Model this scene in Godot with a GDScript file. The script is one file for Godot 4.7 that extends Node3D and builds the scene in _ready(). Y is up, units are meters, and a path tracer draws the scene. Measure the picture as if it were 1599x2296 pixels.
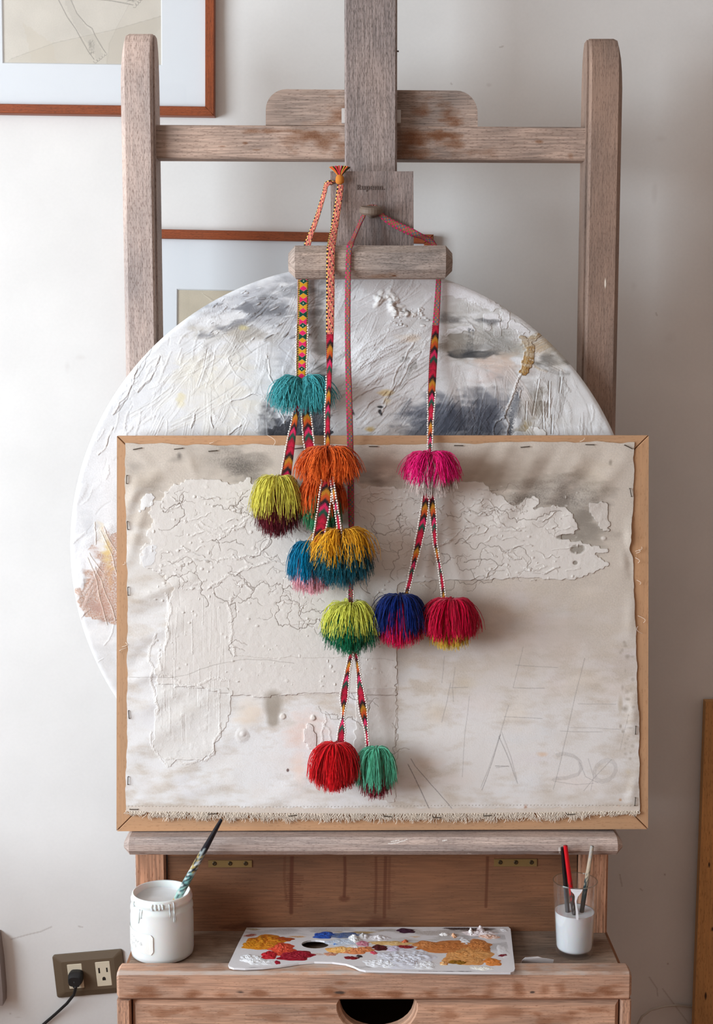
extends Node3D
# A painter's studio easel in front of a plaster wall, lit by a window on the left.

const FOCAL := 3054.0                 # pixels, for a frame of 1599 x 2296
const EYE := Vector3(0.0, 1.6, 2.05)  # metres; the floor is y = 0, the picture of the linen stands near z = 0
const DIP := 0.10996                  # the camera looks 6.3 degrees down
const WALL_Z := -0.32
const TONDO := Vector3(-0.0046, 1.3067, -0.045)   # centre of the round painting's front
const TONDO_R := 0.4402

# ---------------------------------------------------------------- measuring
# A point measured on the photograph, in metres, on the upright plane at depth z that the thing stands in.
func spot(px: float, py: float, z: float) -> Vector3:
	var d := ray(px, py)
	return EYE + d * ((z - EYE.z) / d.z)

func ray(px: float, py: float) -> Vector3:
	return Vector3((px - 799.5) / FOCAL, 0, 0) + Vector3(0, -sin(DIP), -cos(DIP)) - Vector3(0, cos(DIP), -sin(DIP)) * ((py - 1148.0) / FOCAL)

func hit(px: float, py: float, o: Vector3, nrm: Vector3) -> Vector3:
	var d := ray(px, py)
	return EYE + d * ((o - EYE).dot(nrm) / d.dot(nrm))

# ---------------------------------------------------------------- mesh building
class M:
	var v := PackedVector3Array()
	var n := PackedVector3Array()
	var t := PackedVector2Array()
	var c := PackedColorArray()
	var ix := PackedInt32Array()
	var col := Color.WHITE
	var ulen := 0.0                                   # metres of length for one repeat of the texture; 0: the whole length
	var cap_at := Vector2.ZERO                        # caps take their texture from (x, y) in metres, from cap_at over cap_size
	var cap_size := Vector2(0.3, 0.3)
	var cap_turn := false                             # grain upright

	func tri(a: Vector3, b: Vector3, d: Vector3, ua: Vector2, ub: Vector2, ud: Vector2, out: Vector3) -> void:
		var nn := (d - a).cross(b - a)
		if nn.length_squared() < 1e-18:
			return
		var k := v.size()
		if nn.dot(out) < 0.0:
			nn = -nn
			v.append_array([a, d, b])
			t.append_array([ua, ud, ub])
		else:
			v.append_array([a, b, d])
			t.append_array([ua, ub, ud])
		nn = nn.normalized()
		n.append_array([nn, nn, nn])
		c.append_array([col, col, col])
		ix.append_array([k, k + 1, k + 2])

	func quad(a: Vector3, b: Vector3, d: Vector3, e: Vector3, out: Vector3, ua := Vector2.ZERO, ub := Vector2.RIGHT, ud := Vector2.ONE, ue := Vector2.DOWN) -> void:
		tri(a, b, d, ua, ub, ud, out)
		tri(a, d, e, ua, ud, ue, out)

	func loft(rings: Array, smooth: bool, caps := true, closed := true) -> void:
		var rn := rings.size()
		var k: int = rings[0].size()
		var along := PackedFloat32Array([0.0])
		for i in range(1, rn):
			var p0: Vector3 = mid(rings[i - 1])
			var p1: Vector3 = mid(rings[i])
			along.append(along[i - 1] + maxf(p0.distance_to(p1), 1e-6))
		var total := along[rn - 1] if ulen <= 0.0 else ulen
		var around := PackedFloat32Array([0.0])
		var mr: PackedVector3Array = rings[rn / 2]
		for j in k:
			around.append(around[j] + mr[j].distance_to(mr[(j + 1) % k]))
		var per := maxf(around[k], 1e-9)
		var last := k if closed else k - 1
		if not smooth:
			for i in rn - 1:
				var r0: PackedVector3Array = rings[i]
				var r1: PackedVector3Array = rings[i + 1]
				var ce := (mid(r0) + mid(r1)) * 0.5
				for j in last:
					var q := (j + 1) % k
					var m4 := (r0[j] + r0[q] + r1[j] + r1[q]) * 0.25
					var u0 := along[i] / total
					var u1 := along[i + 1] / total
					quad(r0[j], r0[q], r1[q], r1[j], m4 - ce, Vector2(u0, around[j] / per), Vector2(u0, around[j + 1] / per), Vector2(u1, around[j + 1] / per), Vector2(u1, around[j] / per))
		else:
			var base := v.size()
			var sign := 0.0
			for i in rn:
				var rr: PackedVector3Array = rings[i]
				var ce := mid(rr)
				var ra: PackedVector3Array = rings[maxi(i - 1, 0)]
				var rb: PackedVector3Array = rings[mini(i + 1, rn - 1)]
				for j in k + 1:
					var jj := j % k
					var nn := (rr[(jj + 1) % k] - rr[(jj + k - 1) % k]).cross(rb[jj] - ra[jj])
					sign += nn.dot(rr[jj] - ce) * (1.0 if i * 2 < rn else 0.3)
					v.append(rr[jj])
					n.append(nn.normalized() if nn.length_squared() > 1e-20 else Vector3.UP)
					t.append(Vector2(along[i] / total, around[j] / per))
					c.append(col)
			if sign < 0.0:
				for i in range(base, v.size()):
					n[i] = -n[i]
			for i in rn - 1:
				for j in last:
					var a := base + i * (k + 1) + j
					var b := a + 1
					var d := b + k + 1
					var e := a + k + 1
					var nn := (v[d] - v[a]).cross(v[b] - v[a])
					if nn.dot(n[a] + n[d]) >= 0.0:
						ix.append_array([a, b, d, a, d, e])
					else:
						ix.append_array([a, d, b, a, e, d])
		if caps and closed:
			cap(rings[0], mid(rings[0]) - mid(rings[1]))
			cap(rings[rn - 1], mid(rings[rn - 1]) - mid(rings[rn - 2]))

	func cap(r: PackedVector3Array, out: Vector3) -> void:
		var o := mid(r)
		var size := 0.0
		for p in r:
			size = maxf(size, p.distance_to(o))
		if size < 1e-6:
			return
		var nn := Vector3.ZERO
		for j in r.size():
			nn += (r[j] - o).cross(r[(j + 1) % r.size()] - o)
		nn = nn.normalized()
		var ax := (r[0] - o).normalized()
		var ay := nn.cross(ax)
		var flat := PackedVector2Array()
		for p in r:
			flat.append(Vector2((p - o).dot(ax), (p - o).dot(ay)))
		var f := Geometry2D.triangulate_polygon(flat)
		for i in range(0, f.size(), 3):
			tri(r[f[i]], r[f[i + 1]], r[f[i + 2]], cap_uv(r[f[i]], nn), cap_uv(r[f[i + 1]], nn), cap_uv(r[f[i + 2]], nn), out)

	func cap_uv(p: Vector3, nn: Vector3) -> Vector2:
		var q := Vector2(p.x, p.y) if absf(nn.z) > 0.6 else (Vector2(p.x, p.z) if absf(nn.y) > 0.6 else Vector2(p.z, p.y))
		q = (q - cap_at) / cap_size
		return Vector2(-q.y, q.x) if cap_turn else Vector2(q.x, -q.y)

	static func mid(r: PackedVector3Array) -> Vector3:
		var s := Vector3.ZERO
		for p in r:
			s += p
		return s / r.size()

	# a bar of rectangular section from a to b; up is its height direction, h its height and d its depth, with chamfered edges and ends
	func bar(a: Vector3, b: Vector3, up: Vector3, h: float, d: float, ch: float, ends := 0.0, wander := 0.0) -> void:
		var dir := (b - a).normalized()
		up = (up - dir * up.dot(dir)).normalized()
		var front := dir.cross(up)
		if front.z < 0.0 or (absf(front.z) < 0.1 and front.y < 0.0):
			front = -front
		var rings := []
		var stations := [[0.0, ends], [ends, 0.0]] if ends > 0.0 else [[0.0, 0.0]]
		var long := a.distance_to(b)
		var steps := 6 if wander > 0.0 else 0
		for s in steps:
			stations.append([long * (s + 1.0) / (steps + 1.0), 0.0])
		if ends > 0.0:
			stations.append([long - ends, 0.0])
		stations.append([long, ends if ends > 0.0 else 0.0])
		var at := 0
		for s in stations:
			var q: float = s[1]
			var hh := h * 0.5 - q
			var dd := d * 0.5 - q
			var cc := minf(ch, minf(hh, dd) * 0.9)
			var o: Vector3 = a + dir * s[0]
			if wander > 0.0:
				o += front * sin(at * 2.1) * wander
			at += 1
			var r := PackedVector3Array()
			for w in [[hh - cc, dd], [-hh + cc, dd], [-hh, dd - cc], [-hh, -dd + cc], [-hh + cc, -dd], [hh - cc, -dd], [hh, -dd + cc], [hh, dd - cc]]:
				r.append(o + up * w[0] + front * w[1])
			rings.append(r)
		loft(rings, false)

	func box(lo: Vector3, hi: Vector3, ch := 0.0015) -> void:
		var s := hi - lo
		var m := (lo + hi) * 0.5
		if s.x >= s.y:
			bar(Vector3(lo.x, m.y, m.z), Vector3(hi.x, m.y, m.z), Vector3.UP, s.y, s.z, ch, ch)
		else:
			bar(Vector3(m.x, lo.y, m.z), Vector3(m.x, hi.y, m.z), Vector3.RIGHT, s.x, s.z, ch, ch)

	func tube(pts: PackedVector3Array, radii: PackedFloat32Array, sides: int, c0: Color, c1: Color, caps := false) -> void:
		var k := pts.size()
		var base := v.size()
		var side := Vector3(0.37, 0.21, 0.9)
		for i in k:
			var dir := (pts[mini(i + 1, k - 1)] - pts[maxi(i - 1, 0)]).normalized()
			side = side - dir * side.dot(dir)
			if side.length_squared() < 1e-8:
				side = dir.cross(Vector3(0.2, 0.7, 0.1))
			side = side.normalized()
			var up := dir.cross(side)
			var f := float(i) / (k - 1)
			var cl := c0.lerp(c1, f)
			for j in sides:
				var a := TAU * j / sides
				var nn := side * cos(a) + up * sin(a)
				v.append(pts[i] + nn * radii[mini(i, radii.size() - 1)])
				n.append(nn)
				t.append(Vector2(f, float(j) / sides))
				c.append(cl)
		for i in k - 1:
			for j in sides:
				var a := base + i * sides + j
				var b := base + i * sides + (j + 1) % sides
				ix.append_array([a, b + sides, b, a, a + sides, b + sides])
		if caps:
			for e in [0, k - 1]:
				for j in range(1, sides - 1):
					var o: int = base + e * sides
					ix.append_array([o, o + j, o + j + 1] if e == 0 else [o, o + j + 1, o + j])

	func ball(o: Vector3, r: float, scale := Vector3.ONE) -> void:
		var base := v.size()
		for i in 5:
			var e := PI * (i / 4.0 - 0.5)
			for j in 7:
				var a := TAU * j / 6.0
				var nn := Vector3(cos(e) * cos(a), sin(e), cos(e) * sin(a))
				v.append(o + nn * r * scale)
				n.append(nn)
				t.append(Vector2(j / 6.0, i / 4.0))
				c.append(col)
		for i in 4:
			for j in 6:
				var a := base + i * 7 + j
				ix.append_array([a, a + 1, a + 8, a, a + 8, a + 7])

	func lathe(prof: Array, o: Vector3, sides := 48) -> void:
		var rings := []
		for p in prof:
			var r := PackedVector3Array()
			for j in sides:
				var a := -TAU * j / sides
				r.append(o + Vector3(cos(a) * p[0], p[1], sin(a) * p[0]))
			rings.append(r)
		loft(rings, true, false)

	func done() -> ArrayMesh:
		var a := []
		a.resize(Mesh.ARRAY_MAX)
		a[Mesh.ARRAY_VERTEX] = v
		a[Mesh.ARRAY_NORMAL] = n
		a[Mesh.ARRAY_TEX_UV] = t
		a[Mesh.ARRAY_COLOR] = c
		a[Mesh.ARRAY_INDEX] = ix
		var m := ArrayMesh.new()
		m.add_surface_from_arrays(Mesh.PRIMITIVE_TRIANGLES, a)
		return m

# ---------------------------------------------------------------- painting of surfaces (colour and relief of what they are made of, with some painted shade)
class Paint:
	var w: int
	var h: int
	var r := PackedFloat32Array()
	var g := PackedFloat32Array()
	var b := PackedFloat32Array()
	var z := PackedFloat32Array()
	var nz: PackedByteArray      # 512 x 512 soft noise
	var nf: PackedByteArray      # 512 x 512 fine noise

	func _init(ww: int, hh: int, col: Color, soft: PackedByteArray, fine: PackedByteArray) -> void:
		w = ww
		h = hh
		nz = soft
		nf = fine
		for a in 4:
			var f := PackedFloat32Array()
			f.resize(w * h)
			f.fill([col.r, col.g, col.b, 0.0][a])
			if a == 0: r = f
			elif a == 1: g = f
			elif a == 2: b = f
			else: z = f

	# speckle: soft and fine noise over everything, in brightness and relief
	func grain(soft: float, fine: float, zs: float, zf: float, tint := Vector3.ONE) -> void:
		for y in h:
			var row := y * w
			var a := (y & 511) * 512
			var a2 := ((y * 3 / 8 + 77) & 511) * 512
			for x in w:
				var s := (nz[a2 + ((x * 3 / 8) & 511)] - 128) * 0.0078
				var f := (nf[a + (x & 511)] - 128) * 0.0078
				var k := 1.0 + s * soft + f * fine
				var i := row + x
				r[i] *= k
				g[i] *= 1.0 + (k - 1.0) * tint.y
				b[i] *= 1.0 + (k - 1.0) * tint.z
				z[i] += s * zs + f * zf

	func blob(cx: float, cy: float, rx: float, ry: float, col: Color, op: float, soft := 0.6, rag := 0.5, dz := 0.0, ang := 0.0, speck := 0.0) -> void:
		var big := maxf(rx, ry) * (1.0 + rag * 0.5)
		var ca := cos(ang)
		var sa := sin(ang)
		var x0 := maxi(0, int(cx - big))
		var x1 := mini(w - 1, int(cx + big))
		for y in range(maxi(0, int(cy - big)), mini(h - 1, int(cy + big)) + 1):
			var dy := y - cy
			for x in range(x0, x1 + 1):
				var dx := x - cx
				var p := (dx * ca + dy * sa) / rx
				var q := (dy * ca - dx * sa) / ry
				var d := p * p + q * q
				if d > 2.6:
					continue
				var e := (1.0 - sqrt(d) + ((nz[((y + 31) & 511) * 512 + ((x >> 1) & 511)] - 128) * 0.0062 + (nz[((y * 3) & 511) * 512 + ((x + 200) & 511)] - 128) * 0.0026) * rag) / soft
				if e <= 0.0:
					continue
				e = minf(e, 1.0)
				var a := e * op
				if speck > 0.0:
					a *= clampf(1.0 + (nf[(y & 511) * 512 + (x & 511)] - 128) * 0.0156 * speck, 0.0, 1.6)
				var i := y * w + x
				r[i] += (col.r - r[i]) * a
				g[i] += (col.g - g[i]) * a
				b[i] += (col.b - b[i]) * a
				z[i] += dz * e

	func stroke(pts: Array, wid: float, col: Color, op: float, dz := 0.0, rough := 0.0) -> void:
		var k := pts.size() - 1
		for s in k:
			var a: Vector2 = pts[s]
			var d: Vector2 = pts[s + 1] - a
			var l2 := maxf(d.length_squared(), 1e-4)
			var x0 := maxi(0, int(minf(a.x, a.x + d.x) - wid - 1))
			var x1 := mini(w - 1, int(maxf(a.x, a.x + d.x) + wid + 1))
			var y0 := maxi(0, int(minf(a.y, a.y + d.y) - wid - 1))
			var y1 := mini(h - 1, int(maxf(a.y, a.y + d.y) + wid + 1))
			for y in range(y0, y1 + 1):
				for x in range(x0, x1 + 1):
					var qx := x - a.x
					var qy := y - a.y
					var f := (qx * d.x + qy * d.y) / l2
					if (f < 0.0 and s > 0) or (f >= 1.0 and s < k - 1):
						continue
					f = clampf(f, 0.0, 1.0)
					qx -= d.x * f
					qy -= d.y * f
					var e := 1.0 - sqrt(qx * qx + qy * qy) / wid
					if e <= 0.0:
						continue
					if rough > 0.0:
						e += (nf[(y & 511) * 512 + (x & 511)] - 150) * 0.0078 * rough
						if e <= 0.0:
							continue
					e = minf(e * 1.8, 1.0)
					var i := y * w + x
					var o := op * e
					r[i] += (col.r - r[i]) * o
					g[i] += (col.g - g[i]) * o
					b[i] += (col.b - b[i]) * o
					z[i] += dz * e

	# a filled outline with ragged, raised edges
	func patch(pts: PackedVector2Array, col: Color, op: float, dz: float, rag := 4.0, lip := 0.0, speck := 0.0) -> void:
		var lo := pts[0]
		var hi := pts[0]
		for p in pts:
			lo = lo.min(p)
			hi = hi.max(p)
		var x0 := maxi(0, int(lo.x - rag - 8))
		var y0 := maxi(0, int(lo.y - rag - 8))
		var x1 := mini(w - 1, int(hi.x + rag + 8))
		var y1 := mini(h - 1, int(hi.y + rag + 8))
		var bw := x1 - x0 + 1
		var bh := y1 - y0 + 1
		if bw < 3 or bh < 3:
			return
		var mask := PackedByteArray()
		mask.resize(bw * bh)
		for y in bh:
			var yy := y + y0
			var cuts := PackedFloat32Array()
			for j in pts.size():
				var a := pts[j]
				var d := pts[(j + 1) % pts.size()]
				if (a.y > yy) != (d.y > yy):
					cuts.append(a.x + (yy - a.y) * (d.x - a.x) / (d.y - a.y))
			cuts.sort()
			var wob := (nz[((yy * 3) & 511) * 512 + 100] - 128) * 0.0078 * rag
			for j in range(0, cuts.size() - 1, 2):
				for x in range(maxi(0, int(cuts[j] + wob - x0)), mini(bw, int(cuts[j + 1] + wob - x0) + 1)):
					mask[y * bw + x] = 255
		var im := Image.create_from_data(bw, bh, false, Image.FORMAT_L8, mask)
		im.resize(maxi(2, bw / 5), maxi(2, bh / 5), Image.INTERPOLATE_BILINEAR)
		im.resize(bw, bh, Image.INTERPOLATE_CUBIC)
		var soft := im.get_data()
		for y in bh:
			for x in bw:
				var m := soft[y * bw + x] * 0.00392
				if m < 0.05:
					continue
				var xx := x + x0
				var yy := y + y0
				m += (nz[((yy * 2) & 511) * 512 + ((xx * 2) & 511)] - 128) * 0.0034
				var e := clampf((m - 0.42) * 6.0, 0.0, 1.0)
				if e <= 0.0:
					continue
				var i := yy * w + xx
				var o := op * e
				if speck > 0.0:
					o *= clampf(1.0 + (nf[(yy & 511) * 512 + (xx & 511)] - 128) * 0.0156 * speck, 0.0, 1.6)
				r[i] += (col.r - r[i]) * o
				g[i] += (col.g - g[i]) * o
				b[i] += (col.b - b[i]) * o
				z[i] += dz * e + lip * e * clampf(1.6 - m * 1.6, 0.0, 1.0) + (m - 0.5) * dz * 0.3

	func colour() -> ImageTexture:
		var d := PackedByteArray()
		d.resize(w * h * 3)
		var k := 0
		for i in w * h:
			d[k] = int(clampf(r[i], 0.0, 1.0) * 255.0)
			d[k + 1] = int(clampf(g[i], 0.0, 1.0) * 255.0)
			d[k + 2] = int(clampf(b[i], 0.0, 1.0) * 255.0)
			k += 3
		return ImageTexture.create_from_image(Image.create_from_data(w, h, false, Image.FORMAT_RGB8, d))

	func relief() -> ImageTexture:
		return ImageTexture.create_from_image(Image.create_from_data(w, h, false, Image.FORMAT_RF, z.to_byte_array()))

	func height(x: float, y: float) -> float:
		return z[clampi(int(y), 0, h - 1) * w + clampi(int(x), 0, w - 1)]

var soft_noise: PackedByteArray
var fine_noise: PackedByteArray
var wood_grain: PackedByteArray   # 1024 x 512, streaks along x
var wood_pore: PackedByteArray
var wood_cloud: PackedByteArray
var rng := RandomNumberGenerator.new()

func noise_bytes(w: int, h: int, freq: float, sd: int, to_w: int, to_h: int, octaves := 3) -> PackedByteArray:
	var f := FastNoiseLite.new()
	f.seed = sd
	f.noise_type = FastNoiseLite.TYPE_SIMPLEX_SMOOTH
	f.frequency = freq
	f.fractal_octaves = octaves
	var im := f.get_seamless_image(w, h)
	im.convert(Image.FORMAT_L8)
	if to_w != w or to_h != h:
		im.resize(to_w, to_h, Image.INTERPOLATE_CUBIC)
	return im.get_data()

func rgb(r: float, g: float, b: float) -> Color:
	return Color(r / 255.0, g / 255.0, b / 255.0)

# wood, its grain along x
func wood(w: int, h: int, sd: int, base: Color, dark: Color, grainy := 0.22, cloudy := 0.2, pores := 150.0) -> Paint:
	var p := Paint.new(w, h, base, soft_noise, fine_noise)
	var ox := sd * 173
	var oy := sd * 97
	for y in h:
		var row := ((y + oy) & 511) * 1024
		var crow := (((y >> 1) + oy) & 511) * 1024
		var prow := ((y * 2 + oy) & 511) * 1024
		for x in w:
			var i := row + ((x + ox) & 1023)
			var gq := (wood_grain[i] - 128) * 0.0078
			var cq := (wood_cloud[crow + (((x >> 1) + ox) & 1023)] - 128) * 0.0078
			var k := 1.0 + gq * grainy * 0.6 + cq * cloudy * 0.7
			var po := clampf((wood_pore[prow + ((x + ox) & 1023)] - pores - 6.0) * 0.013, 0.0, 0.5)
			var q := y * w + x
			p.r[q] = (base.r + (dark.r - base.r) * po) * k
			p.g[q] = (base.g + (dark.g - base.g) * po) * (k - cq * 0.02)
			p.b[q] = (base.b + (dark.b - base.b) * po) * (k - cq * 0.04)
			p.z[q] = gq * 0.3 - po * 0.8
	return p

# ---------------------------------------------------------------- materials and nodes
func stuff(colour: Color, rough := 0.7, tex: Texture2D = null, relief: Texture2D = null, deep := 0.1) -> StandardMaterial3D:
	var m := StandardMaterial3D.new()
	m.albedo_color = colour
	m.roughness = rough
	m.metallic_specular = 0.4
	if tex:
		m.albedo_texture = tex
	if relief:
		m.heightmap_enabled = true
		m.heightmap_texture = relief
		m.heightmap_scale = deep
	return m

func wood_mat(p: Paint, deep := 0.03, rough := 0.75) -> StandardMaterial3D:
	return stuff(Color.WHITE, rough, p.colour(), p.relief(), deep)

func tinted(rough := 0.8, sheen := 0.0) -> StandardMaterial3D:
	var m := stuff(Color.WHITE, rough)
	m.vertex_color_use_as_albedo = true
	if sheen > 0.0:
		m.rim_enabled = true
		m.rim = sheen
		m.rim_tint = 0.6
	return m

func thing(called: String, label: String, category: String, at: Vector3, group := "") -> Node3D:
	var o := Node3D.new()
	o.name = called
	add_child(o, true)
	o.position = at
	tag(o, label, category, group)
	return o

func tag(o: Node, label: String, category: String, group := "") -> void:
	o.set_meta("label", label)
	o.set_meta("category", category)
	if group:
		o.set_meta("group", group)

func part(parent: Node3D, called: String, m: M, mat: Material, label := "", kind := "") -> MeshInstance3D:
	var o := MeshInstance3D.new()
	o.name = called
	o.mesh = m.done()
	o.material_override = null
	o.mesh.surface_set_material(0, mat)
	parent.add_child(o, true)
	if parent != self and not parent is MeshInstance3D:
		o.position = -parent.position
	if label:
		o.set_meta("label", label)
	if kind:
		o.set_meta("kind", kind)
	return o

func structure(called: String, m: M, mat: Material, label: String, category: String) -> MeshInstance3D:
	var o := part(self, called, m, mat, label, "structure")
	o.set_meta("category", category)
	return o

# ---------------------------------------------------------------- the scene
func _ready() -> void:
	rng.seed = 7
	# camera
	var cam := Camera3D.new()
	cam.name = "camera"
	cam.fov = rad_to_deg(2.0 * atan(1148.0 / FOCAL))
	cam.near = 0.05
	cam.far = 30.0
	add_child(cam)
	cam.position = EYE
	cam.rotation.x = -DIP
	cam.current = true
	# sky and exposure
	var env := Environment.new()
	env.background_mode = Environment.BG_SKY
	var sky := Sky.new()
	var air := ProceduralSkyMaterial.new()
	air.sky_top_color = Color(0.62, 0.7, 0.82)
	air.sky_horizon_color = Color(0.86, 0.88, 0.9)
	air.ground_bottom_color = Color(0.4, 0.38, 0.36)
	air.ground_horizon_color = Color(0.7, 0.7, 0.7)
	air.sky_energy_multiplier = 1.5
	sky.sky_material = air
	env.sky = sky
	env.tonemap_mode = Environment.TONE_MAPPER_LINEAR
	env.tonemap_exposure = 1.0
	env.sdfgi_enabled = true
	env.ssao_enabled = true
	env.ssil_enabled = true
	var we := WorldEnvironment.new()
	we.name = "surroundings"
	we.environment = env
	add_child(we)
	# daylight of the overcast sky in the window on the left
	var day := AreaLight3D.new()
	day.name = "window_daylight"
	day.area_size = Vector2(2.1, 1.4)
	day.light_energy = 12.6
	day.light_color = Color(0.925, 0.968, 1.0)
	day.shadow_enabled = true
	day.area_range = 12.0
	add_child(day)
	day.position = Vector3(-2.33, 1.62, 1.65)
	day.rotation_degrees = Vector3(0, -90, 0)
	print("noise")
	soft_noise = noise_bytes(512, 512, 0.02, 3, 512, 512, 4)
	fine_noise = noise_bytes(512, 512, 0.22, 5, 512, 512, 3)
	wood_grain = noise_bytes(48, 512, 0.20, 11, 1024, 512, 4)
	wood_pore = noise_bytes(192, 512, 0.42, 13, 1024, 512, 1)
	wood_cloud = noise_bytes(128, 128, 0.035, 17, 1024, 512, 4)
	room()
	easel()
	round_painting()
	linen_canvas()
	pictures()
	tray_things()
	straps()
	wall_things()
	print("built")

func room() -> void:
	var p := Paint.new(1024, 1472, rgb(232, 231, 229), soft_noise, fine_noise)
	p.grain(0.018, 0.006, 0.25, 0.06)
	# scuffs, hairlines and chips where the wall shows them
	var wp := func(px: float, py: float) -> Vector2:
		var q := spot(px, py, WALL_Z)
		return Vector2((q.x + 0.8) / 1.6 * 1024.0, (2.5 - q.y) / 2.3 * 1472.0)
	for s in [[1095, 190, 7, 5, 0.10], [1467, 430, 7, 30, 0.07], [1480, 310, 16, 10, 0.05], [180, 800, 18, 10, 0.06], [150, 820, 8, 20, 0.05], [1500, 760, 20, 16, 0.04], [1420, 640, 10, 14, 0.06], [200, 2190, 60, 30, 0.05], [40, 2280, 14, 3, 0.2], [22, 2272, 4, 3, 0.35], [1490, 1960, 3, 3, 0.4], [1497, 2160, 3, 3, 0.5]]:
		var c: Vector2 = wp.call(s[0], s[1])
		p.blob(c.x, c.y, maxf(1.5, s[2] * 0.5), maxf(1.5, s[3] * 0.5), rgb(120, 100, 92), s[4], 0.8, 0.5)
	for s in [[[24, 2105], [60, 2095], [90, 2088], [115, 2077]], [[175, 2076], [184, 2078]], [[1455, 2190], [1472, 2215], [1474, 2232]], [[1485, 2216], [1510, 2250], [1542, 2292]], [[1010, 185], [1012, 188]], [[1120, 105], [1127, 103]], [[1389, 1960], [1394, 1986]], [[1435, 1992], [1440, 1996]], [[1470, 700], [1472, 706]]]:
		var line := []
		for q in s:
			line.append(wp.call(q[0], q[1]))
		p.stroke(line, 0.9, rgb(130, 116, 108), 0.28, -0.1)
	var white := stuff(Color.WHITE, 0.6, p.colour(), p.relief(), 0.06)
	white.metallic_specular = 0.3
	var m := M.new()
	m.cap_at = Vector2(-0.8, 2.5)
	m.cap_size = Vector2(1.6, 2.3)
	m.loft([PackedVector3Array([Vector3(-2.5, 2.85, WALL_Z), Vector3(2.4, 2.85, WALL_Z), Vector3(2.4, -0.1, WALL_Z), Vector3(-2.5, -0.1, WALL_Z)]), PackedVector3Array([Vector3(-2.5, 2.85, WALL_Z - 0.1), Vector3(2.4, 2.85, WALL_Z - 0.1), Vector3(2.4, -0.1, WALL_Z - 0.1), Vector3(-2.5, -0.1, WALL_Z - 0.1)])], false)
	structure("wall_back", m, white, "white plaster wall with faint scuffs behind the easel", "wall")
	var plaster := stuff(rgb(212, 204, 196), 0.85)
	m = M.new()
	for b in [[Vector3(-2.5, -0.1, WALL_Z), Vector3(-2.38, 0.85, 3.4)], [Vector3(-2.5, 2.35, WALL_Z), Vector3(-2.38, 2.85, 3.4)], [Vector3(-2.5, 0.85, WALL_Z), Vector3(-2.38, 2.35, 0.55)], [Vector3(-2.5, 0.85, 2.75), Vector3(-2.38, 2.35, 3.4)]]:
		m.box(b[0], b[1], 0.0005)
	structure("wall_left", m, plaster, "white side wall with the window opening", "wall")
	var beige := stuff(rgb(172, 150, 136), 0.85)
	m = M.new()
	m.box(Vector3(2.3, -0.1, WALL_Z), Vector3(2.4, 2.85, 3.4), 0.0005)
	structure("wall_right", m, beige, "beige side wall of the studio", "wall")
	m = M.new()
	m.box(Vector3(-2.5, -0.1, 3.4), Vector3(2.4, 2.85, 3.5), 0.0005)
	structure("wall_front", m, beige, "beige wall behind the photographer", "wall")
	m = M.new()
	m.box(Vector3(-2.5, 2.75, WALL_Z), Vector3(2.4, 2.85, 3.4), 0.0005)
	structure("ceiling", m, plaster, "plain white plaster ceiling", "ceiling")
	m = M.new()
	m.box(Vector3(-2.5, -0.1, WALL_Z), Vector3(2.4, 0.0, 3.4), 0.0005)
	structure("floor", m, stuff(rgb(130, 90, 64), 0.55), "brown wooden studio floor", "floor")
	# window in the left wall
	var w := Node3D.new()
	w.name = "window_1"
	add_child(w)
	w.position = Vector3(-2.44, 0.85, 1.65)
	tag(w, "window with a white frame in the side wall", "window")
	w.set_meta("kind", "structure")
	m = M.new()
	for b in [[Vector3(-2.47, 0.85, 0.55), Vector3(-2.42, 0.89, 2.75)], [Vector3(-2.47, 2.31, 0.55), Vector3(-2.42, 2.35, 2.75)], [Vector3(-2.47, 0.89, 0.55), Vector3(-2.42, 2.31, 0.59)], [Vector3(-2.47, 0.89, 2.71), Vector3(-2.42, 2.31, 2.75)], [Vector3(-2.465, 0.89, 1.635), Vector3(-2.425, 2.31, 1.665)]]:
		m.box(b[0], b[1], 0.002)
	part(w, "window_frame", m, stuff(rgb(235, 235, 232), 0.4))
	m = M.new()
	m.box(Vector3(-2.448, 0.89, 0.59), Vector3(-2.442, 2.31, 2.71), 0.0005)
	part(w, "pane", m, glass(0.06))

func glass(alpha := 0.05) -> StandardMaterial3D:
	var m := stuff(Color(1, 1, 1, alpha), 0.02)
	m.transparency = BaseMaterial3D.TRANSPARENCY_ALPHA
	m.metallic_specular = 0.5
	return m

const BLEACHED := Color(0.765, 0.69, 0.655)
const PORE := Color(0.40, 0.315, 0.28)
const BURNT := Color(0.42, 0.23, 0.13)

# an outline measured in one upright plane, given a depth behind it
func slab(m: M, pts: Array, zf: float, zb: float) -> void:
	var a := PackedVector3Array()
	var b := PackedVector3Array()
	for p in pts:
		var q := spot(p[0], p[1], zf)
		a.append(q)
		b.append(Vector3(q.x, q.y, zb))
	m.loft([a, b], false)

func bar_px(m: M, x0: float, y0: float, x1: float, y1: float, zf: float, zb: float, ch: float, ends := 0.0) -> void:
	# a level bar whose front face fills the measured rectangle
	var a := spot(x0, y0, zf)
	var b := spot(x1, y1, zf)
	var y := (a.y + b.y) * 0.5
	var z := (zf + zb) * 0.5
	m.bar(Vector3(a.x, y, z), Vector3(b.x, y, z), Vector3.UP, absf(a.y - b.y), zf - zb, ch, ends)

var tray_y := 0.0
var lip_y := 0.0

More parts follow.
